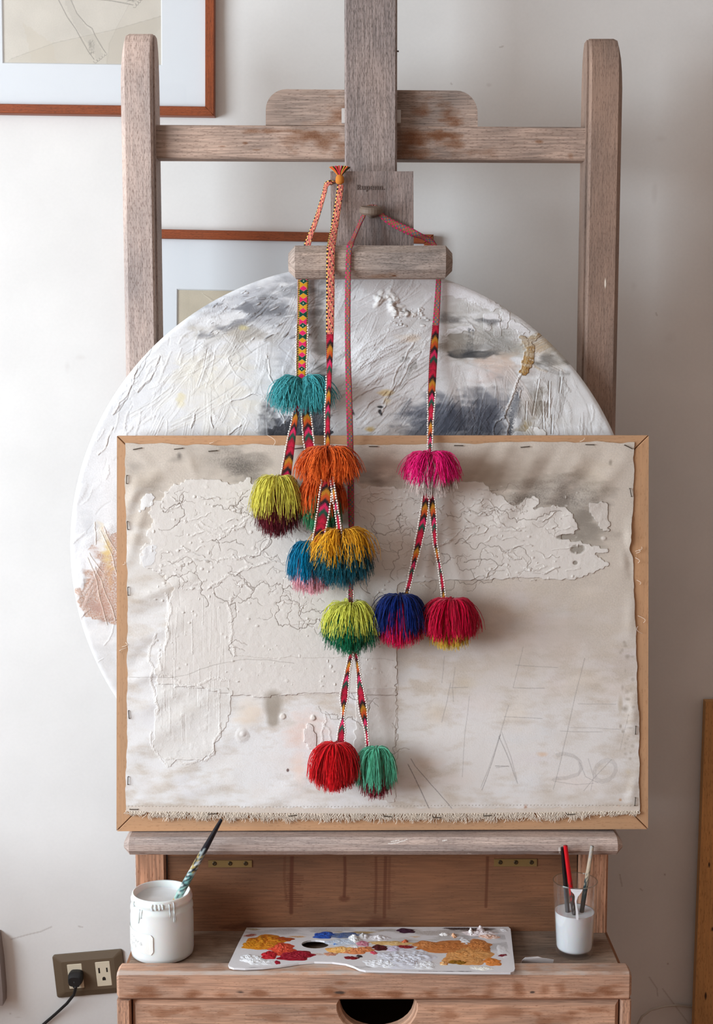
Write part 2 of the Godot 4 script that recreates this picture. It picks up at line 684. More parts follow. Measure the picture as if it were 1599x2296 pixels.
func easel() -> void:
	print("easel")
	tray_y = spot(800, 2087, -0.03).y
	lip_y = spot(800, 2155, 0.11).y - 0.0014
	var e := thing("easel", "weathered wooden studio easel with drawer box, paint tray and canvas holder", "easel", Vector3(0, 0, 0))
	# uprights with rounded tops, a chamfer outside and a rail groove inside
	for s in [0, 1]:
		var zf := -0.085
		var zb := -0.155
		var x0 := spot(275, 500, zf - 0.01).x if s == 0 else spot(1391, 500, zf - 0.01).x
		var x1 := spot(345, 500, zf).x if s == 0 else spot(1318, 500, zf).x
		var q := 1.0 if s == 0 else -1.0
		var top := spot(800, 76 if s == 0 else 87, zf - 0.02).y
		var prof := [[x0, zf - 0.016], [x0 + 0.0085 * q, zf], [x1 - 0.003 * q, zf], [x1, zf - 0.003], [x1, zf - 0.012], [x1 - 0.006 * q, zf - 0.012], [x1 - 0.006 * q, zf - 0.019], [x1 + 0.002 * q, zf - 0.019], [x1 + 0.002 * q, zb], [x0, zb]]
		var rings := []
		for k in [[0.0, 1.0, 0.0], [top - 0.075, 1.0, 0.0], [top - 0.05, 0.96, 0.001], [top - 0.03, 0.88, 0.0025], [top - 0.014, 0.74, 0.005], [top - 0.004, 0.56, 0.009], [top, 0.42, 0.014]]:
			var r := PackedVector3Array()
			var zm := (zf + zb) * 0.5
			for a in prof:
				var x: float = a[0]
				var d := absf(x - x0)
				x = x0 + q * maxf(d, float(k[2]))
				r.append(Vector3(x, k[0], zm + (a[1] - zm) * k[1]))
			rings.append(r)
		var m := M.new()
		m.ulen = 0.7
		m.loft(rings, false)
		var tx := wood(1024, 360, 3 + s, BLEACHED if s == 0 else rgb(152, 128, 114), PORE, 0.16, 0.2, 158)  # right upright toned darker, with its dimmer light partly put into the wood
		if s == 1:
			tx.blob(468, 46, 13, 2.5, rgb(240, 232, 220), 0.95, 0.5, 0.4, 0.6)
		part(e, "upright", m, wood_mat(tx))
	# top crossbar and the crown board on it
	var m := M.new()
	var ca := spot(345, 317, -0.11)
	var cb := spot(1322, 322, -0.11)
	m.bar(Vector3(ca.x, ca.y, -0.1275), Vector3(cb.x, cb.y, -0.1275), Vector3.UP, 0.0505, 0.035, 0.002)
	var tx := wood(1024, 200, 9, rgb(170, 148, 135), PORE, 0.34, 0.3, 176)
	for s in [[395, 30, 60, 26, 0.55], [330, 20, 60, 14, 0.4], [300, 8, 90, 5, 0.5], [440, 50, 40, 26, 0.5], [640, 20, 60, 14, 0.6], [690, 30, 60, 18, 0.55], [620, 45, 70, 16, 0.45], [740, 45, 60, 10, 0.35], [690, 14, 40, 8, 0.7], [590, 30, 40, 40, 0.5], [215, 30, 8, 3, 0.6], [240, 42, 14, 2, 0.6], [160, 36, 10, 2, 0.6], [905, 24, 10, 3, 0.5], [980, 50, 10, 8, 0.4]]:
		tx.blob(s[0], s[1], s[2], s[3], rgb(112, 66, 38), s[4], 0.9, 0.9, 0.0, 0.0, 0.15)
	part(e, "crossbar", m, wood_mat(tx))
	m = M.new()
	var crown := []
	for k in 9:
		var a := PI / 2 * k / 8
		crown.append([596 + 46 - 46 * cos(a), 200 + 46 - 46 * sin(a)])
	for k in 9:
		var a := PI / 2 * (1.0 - k / 8.0)
		crown.append([1071 - 48 + 48 * cos(a), 203 + 50 - 50 * sin(a)])
	crown.append([1071, 284])
	crown.append([596, 280])
	m.cap_at = Vector2(spot(596, 200, -0.112).x, spot(596, 200, -0.112).y)
	m.cap_size = Vector2(0.36, 0.075)
	slab(m, crown, -0.112, -0.143)
	tx = wood(512, 110, 21, rgb(172, 151, 138), PORE, 0.34, 0.3, 176)
	for s in [[165, 60, 40, 34, 0.5], [185, 30, 24, 20, 0.55], [140, 80, 50, 16, 0.4], [350, 50, 24, 30, 0.6], [400, 52, 46, 24, 0.6], [420, 70, 40, 12, 0.55], [380, 36, 26, 14, 0.5]]:
		tx.blob(s[0], s[1], s[2], s[3], rgb(108, 62, 36), s[4], 0.9, 0.9, 0.0, 0.0, 0.15)
	part(e, "crown_board", m, wood_mat(tx))
	for b in [[766, 242, 776, 276], [888, 246, 899, 276]]:
		m = M.new()
		bar_px(m, b[0], b[1], b[2], b[3], -0.104, -0.111, 0.001)
		part(e, "guide_plate", m, stuff(rgb(205, 200, 196), 0.5), "pale metal guide plate beside the mast")
	# mast
	m = M.new()
	var ma := spot(772, 200, -0.078)
	var mb := spot(890, 200, -0.078)
	m.ulen = 0.7
	m.bar(Vector3((ma.x + mb.x) * 0.5, 2.4, -0.094), Vector3((ma.x + mb.x) * 0.5 + 0.002, 0.76, -0.094), Vector3.LEFT, mb.x - ma.x, 0.032, 0.003)
	part(e, "mast", m, wood_mat(wood(1024, 330, 33, rgb(150, 137, 133), rgb(80, 70, 66), 0.3, 0.16, 146), 0.05))
	m = M.new()
	var nail := spot(890, 115, -0.09)
	m.tube(PackedVector3Array([nail + Vector3(-0.004, 0, 0), nail + Vector3(0.003, 0, 0)]), PackedFloat32Array([0.0012]), 6, Color.WHITE, Color.WHITE, true)
	part(e, "nail", m, stuff(rgb(70, 60, 55), 0.5))
	# holder: plate, bar with chamfered edges, screw knob, stamped lettering
	m = M.new()
	m.cap_at = Vector2(spot(741, 383, -0.03).x, spot(741, 383, -0.03).y)
	m.cap_size = Vector2(0.13, 0.155)
	m.cap_turn = true
	slab(m, [[741, 384], [927, 384], [928, 586], [743, 586]], -0.03, -0.077)
	tx = wood(256, 200, 41, rgb(150, 134, 128), rgb(88, 76, 72), 0.3, 0.25, 160)
	for s in [[60, 90, 40, 60, 0.25], [150, 60, 70, 20, 0.3], [200, 130, 60, 14, 0.3], [110, 120, 50, 10, 0.3], [170, 100, 60, 8, 0.3]]:
		tx.blob(s[0], s[1], s[2], s[3], rgb(84, 60, 50), s[4], 0.9, 1.1)
	var plate := part(e, "holder_plate", m, wood_mat(tx, 0.04))
	var letters := MeshInstance3D.new()
	letters.name = "lettering"
	var tm := TextMesh.new()
	tm.text = "Rupenn."
	var font := SystemFont.new()
	font.font_names = PackedStringArray(["Droid Sans"])
	font.font_weight = 700
	tm.font = font
	tm.font_size = 24
	tm.pixel_size = 0.00044
	tm.depth = 0.0014
	tm.material = stuff(rgb(96, 83, 78), 0.8)
	letters.mesh = tm
	plate.add_child(letters)
	letters.position = spot(831, 420, -0.0297)
	m = M.new()
	var ba := spot(645, 549, 0.03)
	var bb := spot(1016, 622, 0.03)
	var by := (ba.y + bb.y) * 0.5
	m.bar(Vector3(ba.x, by, 0.0), Vector3(bb.x, by, 0.0), Vector3.UP, ba.y - bb.y, 0.06, 0.011, 0.0105)
	tx = wood(512, 300, 55, rgb(168, 152, 142), rgb(92, 78, 70), 0.3, 0.2, 150)
	for s in [[300, 60, 60, 10, 0.3], [150, 82, 90, 6, 0.25]]:
		tx.blob(s[0], s[1], s[2], s[3], rgb(120, 74, 42), s[4], 0.9, 1.0)
	for s in [[268, 72, 9, 5], [325, 72, 10, 6], [395, 73, 6, 3], [470, 72, 14, 5], [440, 70, 12, 2], [110, 76, 4, 3], [330, 58, 8, 2]]:
		tx.blob(s[0], s[1], s[2], s[3], rgb(96, 52, 26), 0.85, 0.5, 0.8)
	part(e, "holder_bar", m, wood_mat(tx, 0.04))
	m = M.new()
	var ko := spot(832, 472, 0.0)
	m.tube(PackedVector3Array([spot(834, 478, -0.031), spot(834, 478, -0.018), ko]), PackedFloat32Array([0.0076, 0.0068, 0.006]), 16, Color.WHITE, Color.WHITE, true)
	var kr := []
	for k in 5:
		var f := k / 4.0
		var r := PackedVector3Array()
		var shrink := 1.0 if k in [1, 2, 3] else 0.86
		for j in 24:
			var a := TAU * j / 24.0
			r.append(ko + Vector3(cos(a) * 0.0172 * shrink, (f - 0.5) * 0.011, sin(a) * 0.0172 * shrink).rotated(Vector3.RIGHT, 0.22).rotated(Vector3.BACK, -0.03))
		kr.append(r)
	m.loft(kr, false)
	part(e, "clamp_knob", m, stuff(rgb(120, 104, 92), 0.6), "turned wooden knob on the screw")
	# canvas ledge
	m = M.new()
	var ly := spot(800, 1864, 0.02).y - 0.0016
	var lb := spot(800, 1921, 0.05).y
	var l0 := spot(275, 1890, 0.05).x
	var l1 := spot(1399, 1890, 0.05).x
	m.bar(Vector3(l0, (ly + lb) * 0.5, 0.008), Vector3(l1, (ly + lb) * 0.5, 0.008), Vector3.UP, ly - lb, 0.084, 0.009, 0.009)
	tx = wood(1130, 360, 61, rgb(180, 162, 153), rgb(110, 92, 84), 0.3, 0.22, 164)
	for k in 26:
		tx.blob(rng.randf_range(20, 1110), rng.randf_range(38, 46), rng.randf_range(20, 60), rng.randf_range(2, 5), rgb(104, 60, 40), rng.randf_range(0.3, 0.7), 0.8, 1.2)
	for s in [[1005, 26, 36, 12, 0.6], [40, 30, 12, 3, 0.6], [320, 24, 6, 3, 0.5], [1080, 40, 30, 8, 0.4]]:
		tx.blob(s[0], s[1], s[2], s[3], rgb(100, 62, 46), s[4], 0.8, 1.0)
	for s in [[606, 350, 622, 346], [618, 354, 640, 344], [600, 356, 615, 354], [722, 348, 730, 346], [560, 30, 564, 27], [780, 32, 786, 34], [984, 8, 986, 30], [990, 14, 1006, 18]]:
		tx.stroke([Vector2(s[0], s[1]), Vector2(s[2], s[3])], 2.4, rgb(238, 232, 226), 0.85, 0.3, 0.6)
	part(e, "canvas_ledge", m, wood_mat(tx))
	m = M.new()
	m.box(Vector3(l0 + 0.03, 0.846, -0.078), Vector3(l1 - 0.03, TONDO.y - TONDO_R - 0.0009, -0.0345), 0.001)
	part(e, "rear_ledge", m, stuff(rgb(170, 130, 104), 0.75))
	# hinged back panel with runs of varnish, uprights beside it, brass hinges
	m = M.new()
	m.cap_at = Vector2(spot(376, 1920, -0.03).x, spot(376, 1920, -0.03).y)
	m.cap_size = Vector2(spot(1294, 2090, -0.03).x - m.cap_at.x, m.cap_at.y - spot(1294, 2090, -0.03).y)
	slab(m, [[376, 1912], [1294, 1912], [1294, 2088], [376, 2088]], -0.03, -0.05)
	tx = wood(920, 176, 71, rgb(120, 82, 58), rgb(86, 52, 34), 0.2, 0.2, 192)
	var drip := func(x: float, y1: float, wd: float, op: float) -> void:
		tx.stroke([Vector2(x, 0), Vector2(x + rng.randf_range(-2, 2), y1 * 0.5), Vector2(x + rng.randf_range(-3, 3), y1)], wd, rgb(84, 44, 26), op)
	drip.call(278, 130, 6, 0.75)
	drip.call(262, 100, 4, 0.35)
	for k in 16:
		tx.stroke([Vector2(272 - rng.randf_range(0, 8), 40 + k * 5.0), Vector2(284 + rng.randf_range(0, 22), 40 + k * 5.0)], 1.6, rgb(84, 44, 26), 0.5)
	drip.call(396, 92, 4.5, 0.7)
	tx.blob(396, 98, 12, 7, rgb(84, 44, 26), 0.6, 0.6, 0.8)
	drip.call(466, 130, 4, 0.5)
	drip.call(488, 140, 5, 0.6)
	drip.call(497, 120, 4, 0.35)
	for k in 22:
		tx.stroke([Vector2(462 - rng.randf_range(0, 10), 14 + k * 5.0), Vector2(496 + rng.randf_range(0, 16), 14 + k * 5.0)], 1.2, rgb(84, 44, 26), 0.35)
	for s in [[480, 150, 60, 10], [440, 160, 50, 8], [520, 156, 30, 6], [420, 150, 24, 4], [160, 160, 60, 8], [340, 164, 60, 6]]:
		tx.blob(s[0], s[1], s[2], s[3], rgb(80, 44, 28), 0.6, 0.9, 1.1)
	drip.call(716, 116, 4.5, 0.6)
	part(e, "back_panel", m, wood_mat(tx, 0.03, 0.6))
	for b in [[305, 372], [1297, 1363]]:
		m = M.new()
		var x0 := spot(b[0], 2000, -0.022).x
		var x1 := spot(b[1], 2000, -0.022).x
		m.ulen = 0.5
		m.bar(Vector3((x0 + x1) * 0.5, lb + 0.002, -0.041), Vector3((x0 + x1) * 0.5, tray_y, -0.041), Vector3.LEFT, x1 - x0, 0.038, 0.003)
		part(e, "panel_post", m, wood_mat(wood(512, 150, 77 + b[0], rgb(166, 122, 96), rgb(110, 66, 46), 0.5, 0.3, 178)))
	var brass := stuff(rgb(150, 126, 82), 0.5)
	brass.metallic = 0.7
	var screw := stuff(rgb(74, 62, 44), 0.4)
	screw.metallic = 0.7
	for b in [[467, 1929, 565, 1945], [1108, 1926, 1204, 1943]]:
		m = M.new()
		bar_px(m, b[0], b[1], b[2], b[3], -0.0285, -0.0302, 0.0004)
		var hinge := part(e, "hinge", m, brass, "tarnished brass hinge leaf")
		for k in 3:
			m = M.new()
			var o := spot(b[0] + 14 + k * 35.0, (b[1] + b[3]) * 0.5 - 1, -0.0285)
			var rings := []
			for q in [[0.0036, 0.0], [0.0033, 0.0009], [0.0016, 0.0013], [0.0013, 0.0006], [0.0002, 0.0006]]:
				var r := PackedVector3Array()
				for j in 12:
					r.append(o + Vector3(cos(TAU * j / 12) * q[0], sin(TAU * j / 12) * q[0], q[1]))
				rings.append(r)
			m.loft(rings, true, false)
			part(hinge, "screw", m, screw)
	# paint tray: floor, sides, front lip
	m = M.new()
	var tl := spot(283, 2159, 0.11).x
	var tr := spot(1393, 2153, 0.11).x
	m.cap_at = Vector2(tl, -0.06)
	m.cap_size = Vector2(tr - tl, 0.18)
	m.bar(Vector3(tl, tray_y - 0.0066, 0.03), Vector3(tr, tray_y - 0.0066, 0.03), Vector3.BACK, 0.172, 0.012, 0.001)
	tx = wood(1110, 360, 83, rgb(128, 108, 93), rgb(84, 66, 54), 0.3, 0.5, 190)
	for s in [[300, 90, 120, 30, 0.5], [220, 60, 80, 20, 0.4], [1000, 60, 60, 22, 0.5], [1060, 100, 50, 16, 0.4]]:
		tx.blob(s[0], s[1], s[2], s[3], rgb(80, 54, 40), s[4], 0.9, 1.0)
	part(e, "tray_floor", m, wood_mat(tx))
	m = M.new()
	var p0 := spot(260, 2180, 0.145).x
	var p1 := spot(1418, 2180, 0.145).x
	var low := spot(800, 2243, 0.145).y
	m.bar(Vector3(p0, (lip_y + low) * 0.5, 0.1275), Vector3(p1, (lip_y + low) * 0.5, 0.1275), Vector3.UP, lip_y - low, 0.035, 0.004, 0.004)
	tx = wood(1158, 250, 91, rgb(188, 148, 124), rgb(124, 82, 58), 0.26, 0.22, 192)
	for s in [[70, 40, 50, 14, 0.5], [60, 54, 60, 8, 0.55], [130, 20, 40, 14, 0.3], [170, 48, 26, 14, 0.55], [235, 50, 34, 10, 0.5], [318, 48, 30, 10, 0.5], [400, 46, 30, 12, 0.3], [480, 44, 24, 18, 0.6], [540, 46, 36, 16, 0.6], [500, 20, 20, 8, 0.4], [620, 48, 44, 14, 0.6], [700, 46, 50, 14, 0.55], [760, 42, 30, 16, 0.5], [840, 40, 20, 20, 0.45], [900, 36, 16, 24, 0.5], [960, 40, 16, 22, 0.5], [1000, 38, 16, 22, 0.5], [1050, 50, 40, 10, 0.55], [1110, 44, 44, 14, 0.6], [1120, 30, 30, 10, 0.4], [440, 52, 60, 6, 0.5], [800, 56, 120, 4, 0.5]]:
		tx.blob(s[0], s[1], s[2], s[3], rgb(122, 68, 38), s[4], 0.9, 0.9, 0.0, 0.0, 0.1)
	for s in [[278, 44, 12, 4], [500, 45, 14, 4], [935, 44, 6, 3]]:
		tx.blob(s[0], s[1], s[2], s[3], rgb(60, 50, 46), 0.8, 0.7, 0.7)
	for s in [[100, 244, 400, 12], [420, 240, 300, 8], [860, 244, 300, 12], [600, 200, 500, 50]]:
		tx.blob(s[0], s[1], s[2], s[3], rgb(186, 174, 166), 0.75, 0.8, 0.8)
	part(e, "tray_lip", m, wood_mat(tx))
	# drawer box below
	var dz := 0.138
	var inner0 := spot(297, 2280, dz).x
	var inner1 := spot(1388, 2280, dz).x
	for b in [[p0, inner0 - 0.002], [inner1 + 0.002, p1]]:
		m = M.new()
		m.ulen = 0.5
		m.bar(Vector3((b[0] + b[1]) * 0.5, low - 0.001, 0.1275), Vector3((b[0] + b[1]) * 0.5, 0.0, 0.1275), Vector3.LEFT, b[1] - b[0], 0.033, 0.002)
		part(e, "front_leg", m, wood_mat(wood(512, 120, 101, rgb(182, 142, 118), PORE, 0.3, 0.2, 160)))
		m = M.new()
		m.ulen = 0.5
		m.bar(Vector3((b[0] + b[1]) * 0.5, low + 0.02, -0.2), Vector3((b[0] + b[1]) * 0.5, 0.0, -0.2), Vector3.LEFT, 0.03, 0.03, 0.002)
		part(e, "rear_leg", m, stuff(rgb(170, 126, 98), 0.7))
		m = M.new()
		m.box(Vector3((b[0] + b[1]) * 0.5 - 0.008, 0.42, -0.19), Vector3((b[0] + b[1]) * 0.5 + 0.008, low - 0.002, 0.112), 0.001)
		part(e, "side_panel", m, stuff(rgb(150, 106, 78), 0.7))
	m = M.new()
	m.box(Vector3(p0, low - 0.002, -0.21), Vector3(p1, tray_y - 0.0125, 0.109), 0.001)
	part(e, "top_board", m, stuff(rgb(150, 106, 78), 0.7))
	m = M.new()
	m.box(Vector3(p0 + 0.02, 0.40, -0.2), Vector3(p1 - 0.02, 0.418, 0.11), 0.001)
	part(e, "bottom_board", m, stuff(rgb(150, 106, 78), 0.7))
	m = M.new()
	m.box(Vector3(p0 + 0.02, 0.42, -0.215), Vector3(p1 - 0.02, low - 0.003, -0.2), 0.001)
	part(e, "rear_panel", m, stuff(rgb(130, 92, 68), 0.7))
	m = M.new()
	var front := []
	var dt := low - 0.005
	var cx := spot(846, 2280, dz).x
	var cr := spot(930, 2280, dz).x - cx
	front.append(Vector2(inner0, dt))
	for k in 17:
		var a := PI * (k / 16.0)
		front.append(Vector2(cx - cr * cos(a) * (1.0 if absf(cos(a)) < 0.99 else 1.02), dt - 0.047 * pow(sin(a), 0.8)))
	front.append(Vector2(inner1, dt))
	front.append(Vector2(inner1, dt - 0.13))
	front.append(Vector2(inner0, dt - 0.13))
	var rings := []
	for k in [[dz - 0.006, 0.0], [dz, 0.005], [dz, 0.0051]]:
		rings.append(PackedVector3Array())
	for i in front.size():
		var q: Vector2 = front[i]
		var a: Vector2 = front[(i + front.size() - 1) % front.size()]
		var b: Vector2 = front[(i + 1) % front.size()]
		var nn := ((q - a).normalized() + (b - q).normalized()).normalized().orthogonal()
		if i in [0, 18, 19, 20]:
			nn = Vector2(1 if i in [0, 20] else -1, -1 if i in [0, 18] else 1)
		elif nn.y > 0.0:
			nn = -nn
		rings[0].append(Vector3(q.x, q.y, dz - 0.022))
		rings[1].append(Vector3(q.x, q.y, dz - 0.006))
		rings[2].append(Vector3(q.x + nn.x * 0.006, q.y + nn.y * 0.006, dz))
	m.cap_at = Vector2(inner0, dt)
	m.cap_size = Vector2(inner1 - inner0, 0.13)
	m.loft(rings, false)
	tx = wood(1090, 190, 111, rgb(192, 152, 127), rgb(124, 82, 58), 0.26, 0.22, 192)
	for s in [[70, 22, 60, 12, 0.45], [180, 30, 60, 12, 0.35], [300, 34, 80, 10, 0.35], [420, 30, 40, 16, 0.4], [700, 34, 60, 20, 0.4], [840, 26, 60, 12, 0.35], [960, 38, 60, 16, 0.45], [1040, 20, 50, 10, 0.4]]:
		tx.blob(s[0], s[1], s[2], s[3], rgb(128, 74, 44), s[4], 0.9, 1.2)
	var drawer := part(e, "drawer", m, wood_mat(tx))
	m = M.new()
	m.box(Vector3(inner0 + 0.01, dt - 0.125, -0.17), Vector3(inner1 - 0.01, dt - 0.115, dz - 0.022), 0.001)
	m.box(Vector3(inner0 + 0.01, dt - 0.115, -0.17), Vector3(inner0 + 0.022, dt - 0.012, dz - 0.023), 0.001)
	m.box(Vector3(inner1 - 0.022, dt - 0.115, -0.17), Vector3(inner1 - 0.01, dt - 0.012, dz - 0.023), 0.001)
	m.box(Vector3(inner0 + 0.022, dt - 0.115, -0.17), Vector3(inner1 - 0.022, dt - 0.012, -0.158), 0.001)
	part(drawer, "drawer_box", m, stuff(rgb(120, 86, 62), 0.8))

# midpoint-displaced line between measured points
func wander(pts: Array, amount: float, times := 3) -> Array:
	var a := pts
	for k in times:
		var b := [a[0]]
		for i in a.size() - 1:
			var d: Vector2 = a[i + 1] - a[i]
			b.append((a[i] + a[i + 1]) * 0.5 + d.orthogonal() * rng.randf_range(-amount, amount))
			b.append(a[i + 1])
		a = b
	return a

func round_painting() -> void:
	print("tondo")
	var n := 1200
	var k := n / 0.9
	var tp := func(px: float, py: float) -> Vector2:
		var q := spot(px, py, TONDO.z)
		return Vector2((q.x - TONDO.x + 0.45) * k, (TONDO.y + 0.45 - q.y) * k)
	var p := Paint.new(n, n, rgb(228, 229, 231), soft_noise, fine_noise)
	p.grain(0.03, 0.03, 0.30, 0.05)
	var put := func(a: Array) -> void:      # [x, y, rx, ry, colour, opacity, softness, raggedness, height, turn, speckle]
		var c: Vector2 = tp.call(a[0], a[1])
		p.blob(c.x, c.y, a[2] * 1.05, a[3] * 1.05, a[4], minf(1.0, a[5] * 1.3), a[6] if a.size() > 6 else 0.8, a[7] if a.size() > 7 else 0.9, a[8] if a.size() > 8 else 0.0, a[9] if a.size() > 9 else 0.0, a[10] if a.size() > 10 else 0.1)
	var run := func(pts: Array, wd: float, col: Color, op: float, dz := 0.0, rough := 0.0, wob := 0.0) -> void:
		var q := []
		for a in pts:
			q.append(tp.call(a[0], a[1]))
		if wob > 0.0:
			q = wander(q, wob)
		p.stroke(q, wd, col, op, dz, rough)
	var area := func(pts: Array, col: Color, op: float, dz: float, rag := 5.0, lip := 0.0, speck := 0.3) -> void:
		var q := PackedVector2Array()
		for a in pts:
			q.append(tp.call(a[0], a[1]))
		p.patch(q, col, op, dz, rag, lip, speck)
	var grey := rgb(150, 152, 157)
	var dark := rgb(66, 67, 73)
	var slate := rgb(78, 84, 98)
	var taupe := rgb(168, 164, 156)
	var chalk := rgb(240, 241, 243)
	var cream := rgb(234, 229, 216)
	# large fields of colour
	for a in [[560, 660, 260, 90, rgb(200, 203, 209), 0.6], [700, 700, 120, 140, rgb(186, 187, 191), 0.5], [1080, 720, 240, 110, rgb(200, 198, 194), 0.55], [1180, 880, 120, 130, rgb(192, 190, 187), 0.5], [860, 700, 160, 90, rgb(214, 213, 214), 0.5], [640, 900, 90, 110, rgb(196, 198, 202), 0.5], [1290, 860, 90, 120, rgb(206, 206, 206), 0.4], [250, 1450, 90, 120, rgb(214, 213, 212), 0.5]]:
		put.call(a)
	for a in [[470, 870, 130, 110, cream, 0.55], [430, 840, 60, 40, rgb(232, 224, 196), 0.35], [340, 900, 120, 120, rgb(238, 240, 243), 0.5], [600, 670, 130, 60, rgb(186, 189, 196), 0.6], [520, 740, 90, 34, rgb(196, 190, 180), 0.75], [610, 720, 90, 36, rgb(176, 178, 184), 0.6], [640, 655, 56, 30, grey, 0.6], [560, 700, 50, 22, rgb(142, 143, 148), 0.5, 0.8, 1.2, 0.0, -0.5], [500, 725, 60, 12, rgb(140, 142, 150), 0.6, 0.7, 1.4, 0.1, -0.6], [600, 690, 110, 8, rgb(120, 122, 128), 0.5, 0.7, 1.4]]:
		put.call(a)
	for a in [[720, 740, 26, 110, rgb(150, 146, 142), 0.75, 0.6, 0.6], [705, 690, 24, 40, rgb(110, 108, 108), 0.5], [715, 820, 34, 30, rgb(104, 102, 102), 0.65], [650, 800, 26, 60, rgb(196, 199, 206), 0.5], [640, 840, 40, 30, rgb(150, 150, 154), 0.4], [612, 900, 18, 60, rgb(120, 120, 124), 0.6, 0.8, 0.8, 0.0, 0.4], [610, 950, 26, 36, rgb(84, 85, 90), 0.8, 0.8]]:
		put.call(a)
	area.call([[690, 838], [735, 840], [742, 990], [600, 990], [598, 962], [640, 948], [668, 926], [690, 900]], dark, 0.92, 0.05, 6.0, 0.0, 0.25)
	area.call([[596, 985], [612, 945], [640, 930], [668, 936], [676, 985]], rgb(88, 90, 98), 0.7, 0.0, 6.0, 0.0, 0.3)
	# right half
	for a in [[900, 640, 130, 34, rgb(212, 208, 208), 0.6], [940, 612, 60, 14, rgb(180, 174, 172), 0.5], [1090, 700, 110, 24, rgb(190, 188, 184), 0.5], [1020, 715, 60, 10, rgb(130, 128, 126), 0.6, 0.7, 1.2], [1075, 718, 50, 9, rgb(104, 104, 106), 0.6, 0.7, 1.4], [1060, 760, 70, 34, taupe, 0.75, 0.7, 0.8], [1010, 772, 34, 24, rgb(150, 142, 132), 0.6], [1120, 760, 60, 40, rgb(164, 162, 156), 0.7], [1090, 770, 40, 22, rgb(140, 142, 146), 0.5], [1055, 792, 46, 6, rgb(74, 76, 80), 0.75, 0.6, 1.2], [1030, 796, 30, 4, rgb(60, 62, 66), 0.7, 0.6, 1.2], [1160, 780, 40, 30, rgb(188, 184, 172), 0.6], [1120, 820, 50, 30, rgb(226, 198, 178), 0.6], [1095, 840, 50, 26, rgb(216, 196, 190), 0.5], [1150, 850, 60, 40, rgb(196, 190, 188), 0.5], [1250, 780, 46, 30, rgb(176, 170, 160), 0.6], [1226, 802, 20, 16, rgb(112, 110, 108), 0.7], [1240, 812, 50, 5, rgb(110, 106, 98), 0.5], [1200, 925, 50, 50, rgb(178, 170, 158), 0.5], [1205, 905, 24, 34, rgb(130, 122, 110), 0.45, 0.8, 1.2], [1176, 955, 16, 20, rgb(160, 138, 96), 0.6], [1190, 880, 30, 30, rgb(150, 148, 146), 0.35], [1300, 920, 60, 60, rgb(222, 222, 222), 0.5]]:
		put.call(a)
	for a in [[1000, 935, 105, 52, slate, 0.95, 0.7, 0.5], [1080, 925, 70, 60, rgb(96, 100, 110), 0.85, 0.7, 0.5], [950, 960, 50, 40, rgb(100, 104, 114), 0.7], [1060, 960, 60, 34, rgb(62, 66, 76), 0.7, 0.8], [1120, 900, 50, 40, rgb(150, 152, 158), 0.5], [900, 965, 50, 24, rgb(204, 190, 182), 0.4], [985, 890, 70, 14, rgb(140, 144, 152), 0.5, 0.8]]:
		put.call(a)
	area.call([[912, 800], [934, 806], [936, 826], [916, 834], [903, 822], [896, 812], [901, 801]], rgb(120, 117, 113), 0.95, 0.05, 2.0, 0.0, 0.5)
	area.call([[897, 812], [906, 814], [908, 824], [896, 824]], rgb(236, 236, 236), 0.9, 0.1, 2.0, 0.0, 0.2)
	# white slabs with pulled edges
	for a in [[[1000, 738], [1060, 728], [1064, 742], [1030, 746], [1000, 752]], [[1082, 700], [1120, 704], [1122, 750], [1110, 756], [1106, 720], [1096, 744], [1086, 742]], [[1122, 690], [1142, 698], [1138, 735], [1124, 740]], [[1140, 715], [1170, 726], [1186, 742], [1172, 748], [1146, 736]], [[990, 630], [1060, 640], [1130, 690], [1100, 696], [1040, 668], [985, 660]]]:
		area.call(a, rgb(236, 236, 240), 0.85, 0.25, 4.0, 0.3, 0.2)
	for a in [[1052, 738, 1054, 792, 4], [1060, 740, 1058, 786, 3], [1048, 770, 1050, 788, 5]]:
		run.call([[a[0], a[1]], [a[2], a[3]]], a[4], rgb(88, 90, 94), 0.7, 0.0, 1.2)
	# ochre resin run and the pale ridge below it
	area.call([[1165, 750], [1185, 756], [1204, 752], [1214, 744], [1212, 758], [1194, 764], [1198, 800], [1192, 822], [1176, 840], [1164, 838], [1172, 812], [1178, 780], [1174, 764]], rgb(160, 122, 72), 0.92, 0.5, 3.0, 0.5, 0.4)
	run.call([[1182, 765], [1184, 790], [1178, 820], [1172, 834]], 4, rgb(196, 164, 112), 0.7, 0.25, 0.8, 0.1)
	run.call([[1192, 770], [1196, 795], [1186, 825]], 3, rgb(120, 84, 44), 0.6, 0.1, 0.8, 0.1)
	run.call([[1168, 838], [1158, 858], [1148, 885], [1136, 918], [1130, 936]], 3.4, rgb(232, 230, 228), 0.9, 0.8, 0.5, 0.08)
	run.call([[1166, 870], [1160, 890], [1148, 930], [1142, 975]], 8, rgb(76, 80, 88), 0.8, -0.1, 0.9, 0.06)
	run.call([[1130, 934], [1112, 944], [1106, 960], [1108, 978]], 2.6, rgb(226, 226, 228), 0.85, 0.7, 0.3, 0.12)
	run.call([[1132, 936], [1140, 950], [1136, 976]], 2.6, rgb(206, 208, 212), 0.85, 0.6, 0.3, 0.12)
	put.call([1122, 958, 14, 18, rgb(140, 144, 150), 0.7, 0.6, 1.2, 0.3])
	run.call([[1167, 875], [1164, 890]], 2.4, rgb(220, 216, 210), 0.9, 0.6, 0.2, 0.1)
	area.call([[1152, 972], [1160, 964], [1180, 966], [1188, 957], [1206, 958], [1224, 966], [1228, 984], [1150, 984]], rgb(242, 242, 241), 0.98, 0.55, 3.0, 0.4, 0.05)
